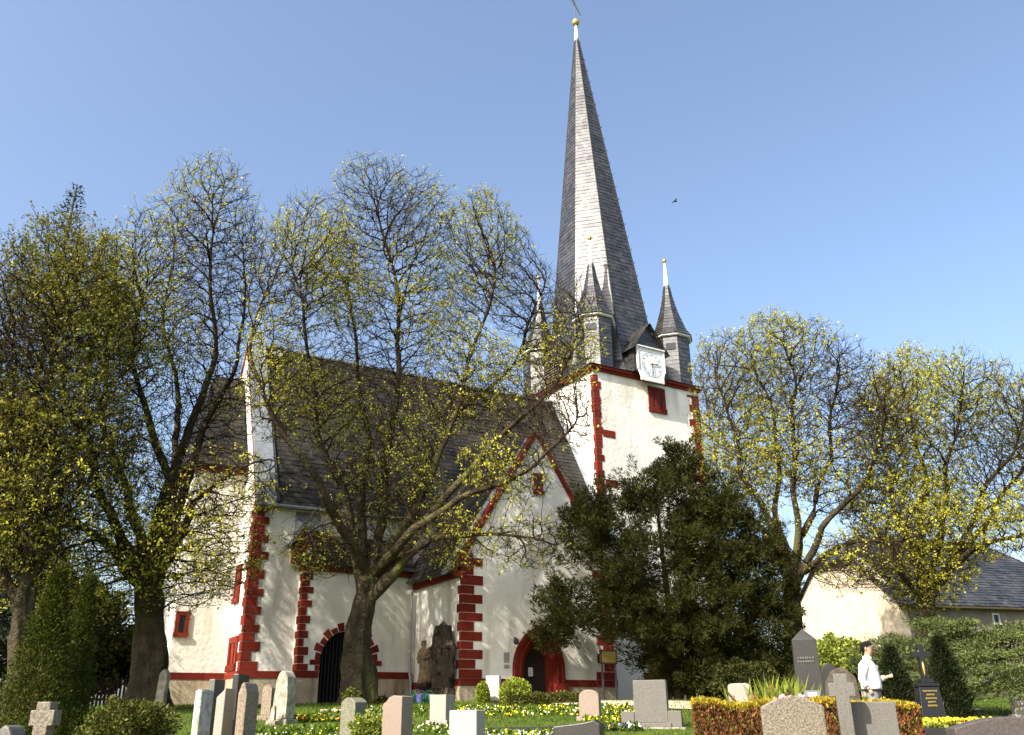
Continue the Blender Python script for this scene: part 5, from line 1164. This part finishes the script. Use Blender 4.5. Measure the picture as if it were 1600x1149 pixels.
s_ = MB(); s_.tube([(0, .01, .1), (0, -.16, .14), (0, -.2, .06)], .018, 6); s_.build('bracket', M['iron'], lp); s_ = MB(); s_.lathe([(.03, .1), (.1, .04), (.11, -.1), (.05, -.16)], 10, (0, -.2)); s_.build('shade', M['iron'], lp, smooth=True); s_ = MB(); s_.lathe([(.05, -.161), (.07, -.2), (.03, -.26)], 10, (0, -.2)); s_.build('globe', M['white_metal'], lp, smooth=True)
# sandstone figure on a bracket, on the sunlit side wall
def figure(label, u, y, z0, h, matl):
    o = empty('saint_statue', chp(u, y, z0), YAWB + R_(-60), label, 'statue'); P_ = [(.0, 0), (.27, .02), (.29, .1), (.25, .3), (.21, .5), (.23, .62), (.26, .72), (.22, .8), (.10, .835), (.085, .86), (.115, .89), (.12, .93), (.09, .965), (.11, .97), (.12, 1.0), (.0, 1.0)]
    k = 28; vs = []; fs = []
    for r, t in P_:
        for j in range(k):
            a = 2*math.pi*j/k; w = 1 + (.13*math.sin(6*a + t*7) + .07*math.sin(11*a - t*9) if t < .66 else .06*math.sin(4*a + t*12))
            vs.append((r*h/1.75*w*math.cos(a)*1.05 + .05*math.sin(t*5)*h/1.75, r*h/1.75*w*math.sin(a)*.8, t*h))
    for i in range(len(P_) - 1):
        for j in range(k): fs.append((i*k+j, i*k+(j+1) % k, (i+1)*k+(j+1) % k, (i+1)*k+j))
    m_ = MB(); m_.add(vs, fs)
    m_.build('figure', M[matl], o, smooth=True)
    a_ = MB(); s = h/1.75; a_.tube([(.22*s, 0, .77*h), (.29*s, -.08*s, .62*h), (.12*s, -.24*s, .58*h)], [.075*s, .065*s, .05*s], 8); a_.build('arm', M[matl], o, smooth=True)
    a_ = MB(); a_.tube([(-.22*s, 0, .77*h), (-.3*s, -.05*s, .6*h), (-.14*s, -.2*s, .5*h)], [.075*s, .065*s, .05*s], 8); a_.build('arm', M[matl], o, smooth=True)
    b = MB(); b.lathe([(.16, -.28), (.3, -.06), (.3, -.002)], 10); b.build('bracket', M['darkstone'], o); return o
figure('ochre sandstone saint statue on the sunlit wall in the corner', -.38, 2.55, .42, 1.75, 'sandstone')
def monument(label, u, y, z0, w, d, h, seed, rz):
    rn = np.random.default_rng(seed); o = empty('epitaph_monument', chp(u, y, z0), rz, label, 'monument')
    b = MB(); b.box(-w*.55, w*.55, -d*.6, d*.6, -.6, .28); b.build('pedestal', M['darkstone'], o, bevel=.03)
    nx, nz_ = 15, 34; vs = []; fs = []
    for j in range(nz_ + 1):
        t = j/nz_; ww = w/2*(1 if t < .62 else 1.22 if t < .70 else .92 - (t - .7)*.9)*(1 + .05*math.sin(t*22 + seed))
        for i in range(nx + 1):
            s = i/nx*2 - 1; bul = d*.35*(1 - s*s)*(.8 + .5*math.sin(t*9 + s*3 + seed)) + .05*math.sin(s*9 + t*13) + rn.normal()*.012
            vs.append((s*ww, -d/2 - max(0, bul), .28 + t*(h - .28)))
    m0 = len(vs)
    for j in range(nz_ + 1):
        for i in range(nx + 1): x, y_, z_ = vs[j*(nx+1) + i]; vs.append((x, d/2, z_))
    for j in range(nz_):
        for i in range(nx):
            a = j*(nx+1) + i; fs += [(a, a+1, a+nx+2, a+nx+1), (m0+a+1, m0+a, m0+a+nx+1, m0+a+nx+2)]
        a = j*(nx+1); fs += [(a, a+nx+1, m0+a+nx+1, m0+a), (a+nx, m0+a+nx, m0+a+2*nx+1, a+2*nx+1)]
    a = nz_*(nx+1)
    for i in range(nx): fs.append((a+i, a+i+1, m0+a+i+1, m0+a+i))
    mm = MB(); mm.add(vs, fs); mm.build('relief', M['darkstone'], o, smooth=True); c = MB(); c.box(-w*.62, w*.62, -d*.75, d*.5, h*.66, h*.70); c.build('cornice', M['darkstone'], o, bevel=.02)
    for k in range(9):
        a, t = rn.uniform(-.7, .7), rn.uniform(.2, .92); l = MB(); r = rn.uniform(.07, .14); l.lathe([(.01, -r*1.5), (r*.8, -r*.8), (r, 0), (r*.7, r*.9), (.01, r*1.4)], 9); e_ = l.build('carving', M['darkstone'], o, smooth=True); e_.location = (a*w*.45, -d*.75, .28 + t*(h - .3))
    for sg in (-1, 1):
        l = MB(); l.tube([(sg*w*.45, 0, .6), (sg*w*.60, -.03, .95), (sg*w*.52, 0, 1.3), (sg*w*.66, -.03, h*.62), (sg*w*.50, 0, h*.78)], [.1, .13, .08, .14, .05], 8); l.build('scroll', M['darkstone'], o, smooth=True)
    l = MB(); l.lathe([(.2, h - .05), (.17, h + .04), (.08, h + .12), (.01, h + .2)], 10); l.build('finial', M['darkstone'], o, smooth=True)
    return o
monument('tall blackened epitaph monument beside the sandstone saint', -.42, .75, -.05, .95, .36, 2.65, 3, YAWB - R_(75))
monument('dark weathered epitaph monument against the shaded wall right of the portal', 10.4, 4.75, -.25, .8, .3, 2.3, 8, YAWB)
# watering cans and pails in the corner
def can(label, xp, D, matl):
    f = foot(xp, D); o = empty('watering_can', tuple(f), R_(200), label, 'watering can'); b = MB(); b.lathe([(.14, 0), (.15, .05), (.13, .3), (.11, .34)], 14); b.build('body', M[matl], o, smooth=True)
    b = MB(); b.tube([(.12, 0, .08), (.3, 0, .28), (.38, 0, .42)], [.03, .022, .02], 8); b.build('spout', M[matl], o, smooth=True); b = MB(); b.lathe([(.02, -.02), (.06, .03)], 10); h = b.build('rose', M[matl], o); h.location = (.385, 0, .43); h.rotation_euler = (0, R_(50), 0)
    b = MB(); b.tube([(-.12, 0, .1), (-.26, 0, .2), (-.2, 0, .42), (0, 0, .46), (.08, 0, .34)], .014, 6); b.build('handle', M[matl], o, smooth=True)
can('green watering can in the corner below the saint statue', 667, 34.6, 'can_green'); can('second dark green can left of the blue-handled one', 645, 35.2, 'can_green')
can('blue plastic watering can in the wall corner', 655, 34.3, 'blue_plastic')
pf = foot(676, 34.2); pe = empty('pail', tuple(pf), 0, 'pale grey pail right of the green watering can', 'pail'); b = MB(); b.lathe([(.13, 0), (.17, .32), (.18, .33), (.16, .32), (.12, .02)], 14); b.build('body', M['pail'], pe, smooth=True); b = MB(); b.tube([(-.17, 0, .31), (-.12, 0, .48), (.12, 0, .48), (.17, 0, .31)], .008, 6); b.build('handle', M['iron'], pe)

# ================================================================== PERSON
PD = 17.4; pf = foot(1366, PD); person = empty('person', tuple(pf), R_(0), 'person in white shirt and grey trousers looking at a phone behind the hedge', 'person')
hz = ztop(1366, 1002, PD) - pf[2]; SC_ = 1.0; SC_ = hz/1.79; print('person lift', hz - 1.79)
def skin(name, chains, matl, parent, sub=2):
    """chains: list of lists of (x,y,z,rx,ry); a point given as an int index reuses an existing vertex"""
    vs = []; es = []; rad = []
    for ch_ in chains:
        prev = None
        for q in ch_:
            if isinstance(q, int): idx = q
            else: vs.append(tuple(c*SC_ for c in q[:3])); rad.append((q[3]*SC_, (q[4] if len(q) > 4 else q[3])*SC_)); idx = len(vs) - 1
            if prev is not None: es.append((prev, idx))
            prev = idx
    me = bpy.data.meshes.new(name); me.from_pydata(vs, es, []); o = link(name, me, parent); me.materials.append(matl)
    mo = o.modifiers.new('skin', 'SKIN'); mo.use_smooth_shade = True
    for i, r in enumerate(rad): me.skin_vertices[0].data[i].radius = r; me.skin_vertices[0].data[i].use_root = i == 0
    sb = o.modifiers.new('sub', 'SUBSURF'); sb.levels = sb.render_levels = sub
    dg = bpy.context.evaluated_depsgraph_get(); me2 = bpy.data.meshes.new_from_object(o.evaluated_get(dg)); o.modifiers.clear(); o.data = me2
    if not me2.materials: me2.materials.append(matl)
    return o
# facing +x (to the right), slightly towards the camera (-y); near side = -y
body = skin('body', [[(0, 0, .98, .12, .15), (-.01, 0, 1.12, .12, .14), (-.02, 0, 1.30, .13, .17), (-.01, 0, 1.44, .09, .13), (.0, 0, 1.50, .06, .06), (.015, 0, 1.545, .062, .062), (.045, 0, 1.60, .088, .075), (.04, 0, 1.68, .108, .09), (.02, 0, 1.75, .08, .07)],
   [2, (-.02, -.2, 1.38, .06), (-.09, -.27, 1.13, .045), (.0, -.22, .95, .034)], [2, (0, .19, 1.38, .06), (.06, .25, 1.13, .045), (.27, .12, 1.17, .032), (.32, .09, 1.19, .03)],
   [0, (.0, -.1, .9, .085), (.10, -.1, .5, .06), (.04, -.11, .09, .045), (.18, -.12, .04, .035)], [0, (.0, .1, .9, .085), (.15, .11, .5, .06), (.16, .12, .09, .045), (.30, .12, .04, .035)]], M['skin'], person)
nose = MB(); nose.tube([(.135*SC_, 0, 1.685*SC_), (.168*SC_, 0, 1.645*SC_), (.13*SC_, -.012*SC_, 1.632*SC_)], [.008*SC_, .017*SC_, .012*SC_], 8); nose.build('nose', M['skin'], person, smooth=True)
for sg in (-1, 1):
    e_ = MB(); e_.lathe([(.006, -.03), (.016, -.01), (.018, .012), (.008, .03)], 8); e_ = e_.build('ear', M['skin'], person, smooth=True); e_.location = (.02*SC_, sg*.098*SC_, 1.655*SC_)
gl = MB(); gl.box(.130, .146, -.062, .062, 1.672, 1.702); gl.box(0, .132, -.100, -.094, 1.69, 1.698); gl.box(0, .132, .094, .100, 1.69, 1.698); g2 = gl.build('glasses', M['iron'], person); g2.scale = (SC_,)*3
mo_ = MB(); mo_.box(.122, .136, -.026, .026, 1.602, 1.609); g2 = mo_.build('mouth', M['fl_red'], person); g2.scale = (SC_,)*3
# hair cap
hv = MB(); k = 18; vs = []; fs = []
for i in range(8):
    ph = math.pi/2*i/7*1.5
    for j in range(k):
        a = 2*math.pi*j/k; front = .5 + .5*math.cos(a); p_ = min(ph, math.pi/2*1.5*(1 - .58*front)); r = math.sin(p_)
        w = 1 + .04*math.sin(7*a + i)
        vs.append(((.02 + .120*r*math.cos(a)*w)*SC_, .104*r*math.sin(a)*w*SC_, (1.68 + .112*math.cos(p_)*w)*SC_))
for i in range(7):
    for j in range(k): fs.append((i*k+j, i*k+(j+1) % k, (i+1)*k+(j+1) % k, (i+1)*k+j))
hv.add(vs, fs); hv.build('hair', M['hair'], person, smooth=True)
skin('shirt', [[(0, 0, .93, .19, .215), (0, 0, 1.0, .19, .215), (.0, 0, 1.10, .195, .215), (-.015, 0, 1.27, .185, .225), (-.015, 0, 1.40, .14, .19), (-.005, 0, 1.475, .08, .08), (.01, 0, 1.505, .068, .068)],
   [4, (-.02, -.21, 1.375, .082), (-.10, -.285, 1.14, .068), (-.03, -.245, 1.0, .052)], [4, (0, .2, 1.375, .082), (.06, .265, 1.14, .066), (.24, .145, 1.165, .048)]], M['shirt'], person)
skin('trousers', [[(0, 0, 1.04, .155, .18), (.0, 0, .90, .178, .20)], [1, (.01, -.095, .82, .105), (.10, -.1, .5, .082), (.04, -.11, .12, .072)], [1, (.03, .1, .82, .105), (.16, .11, .5, .082), (.16, .12, .12, .072)]], M['trousers'], person)
bl = MB(); bl.lathe([(.180*SC_, .945*SC_), (.185*SC_, .96*SC_), (.180*SC_, .975*SC_)], 20); bl_o = bl.build('belt', M['iron'], person); bl_o.scale = (1, 1.17, 1)
cl = MB(); cl.lathe([(.072*SC_, 1.47*SC_), (.085*SC_, 1.50*SC_), (.068*SC_, 1.535*SC_)], 16); cl.build('collar', M['shirt'], person, smooth=True)
for sg in (-1, 1):
    sh = skin('shoe', [[((.0 if sg < 0 else .12), sg*.115, .05, .05), ((.2 if sg < 0 else .32), sg*.12, .035, .04)]], M['hair'], person)
# right hand half in the pocket, left hand with five fingers round the phone
def hand_(base, dir_, side, curl, name='hand', n=4):
    b = Vector(base); d = Vector(dir_).normalized(); s = Vector(side).normalized(); nn = d.cross(s).normalized()
    chains = [[(*b, .022, .03), (*(b + d*.05), .02, .038), (*(b + d*.085), .016, .036)]]
    for i in range(4):
        o = s*(-.03 + .02*i); L = (.062, .075, .07, .055)[i]; p0 = b + d*.075 + o; p1 = p0 + d*L*.45 + nn*curl*L*.25; p2 = p1 + d*L*.25 + nn*curl*L*.5; chains.append([2 if False else (*p0, .0095), (*p1, .009), (*p2, .008)])
    t0 = b + d*.03 - s*.035; chains.append([(*t0, .011), (*(t0 - s*.022 + d*.02 + nn*curl*.01), .010), (*(t0 - s*.02 + d*.05 + nn*curl*.025), .009)])
    # each finger is its own root
    for c_ in chains: pass
    vs = chains; return skin(name, vs, M['skin'], person, 1)
def hand_safe(*a):
    try: return hand_(*a)
    except Exception as ex: print('hand', ex)
hand_safe((.0, -.235, .96), (.45, .2, -.8), (.6, .2, .5), .3); hand_safe((.30, .10, 1.175), (.9, -.25, .25), (0, .3, .9), 1.0)
ph = empty('mobile_phone', tuple(Vector(pf) + Vector((.40, .045, 1.22))*SC_), R_(20), 'dark mobile phone held in the hand of the man in white', 'phone'); b = MB(); b.box(-.035, .035, -.008, .008, -.05, .06); o = b.build('case', M['iron'], ph, bevel=.003); o.rotation_euler = (R_(-25), R_(40), 0); b = MB(); b.box(-.029, .029, -.0095, -.0083, -.03, .05); b.build('screen', M['dark'], o)
person.rotation_euler = (0, 0, R_(-32))
# ================================================================== BIRD
bp = at(1055, 315, 70); bird = empty('bird', tuple(bp), R_(20), 'tiny dark bird gliding in the blue sky right of the spire', 'bird')
b = MB(); b.tube([(-.22, 0, 0), (-.1, 0, .01), (.08, 0, .015), (.2, 0, .02)], [.012, .05, .055, .015], 8); b.build('body', M['hair'], bird, smooth=True)
for sg in (-1, 1):
    b = MB(); b.add([(.06, sg*.03, .02), (-.08, sg*.03, .02), (-.1, sg*.28, .07), (-.16, sg*.5, .03), (.03, sg*.26, .075), (.0, sg*.25, .085)], [(0, 1, 2, 4), (4, 2, 3), (0, 4, 5), (5, 4, 3)]); b.build('wing', M['hair'], bird)
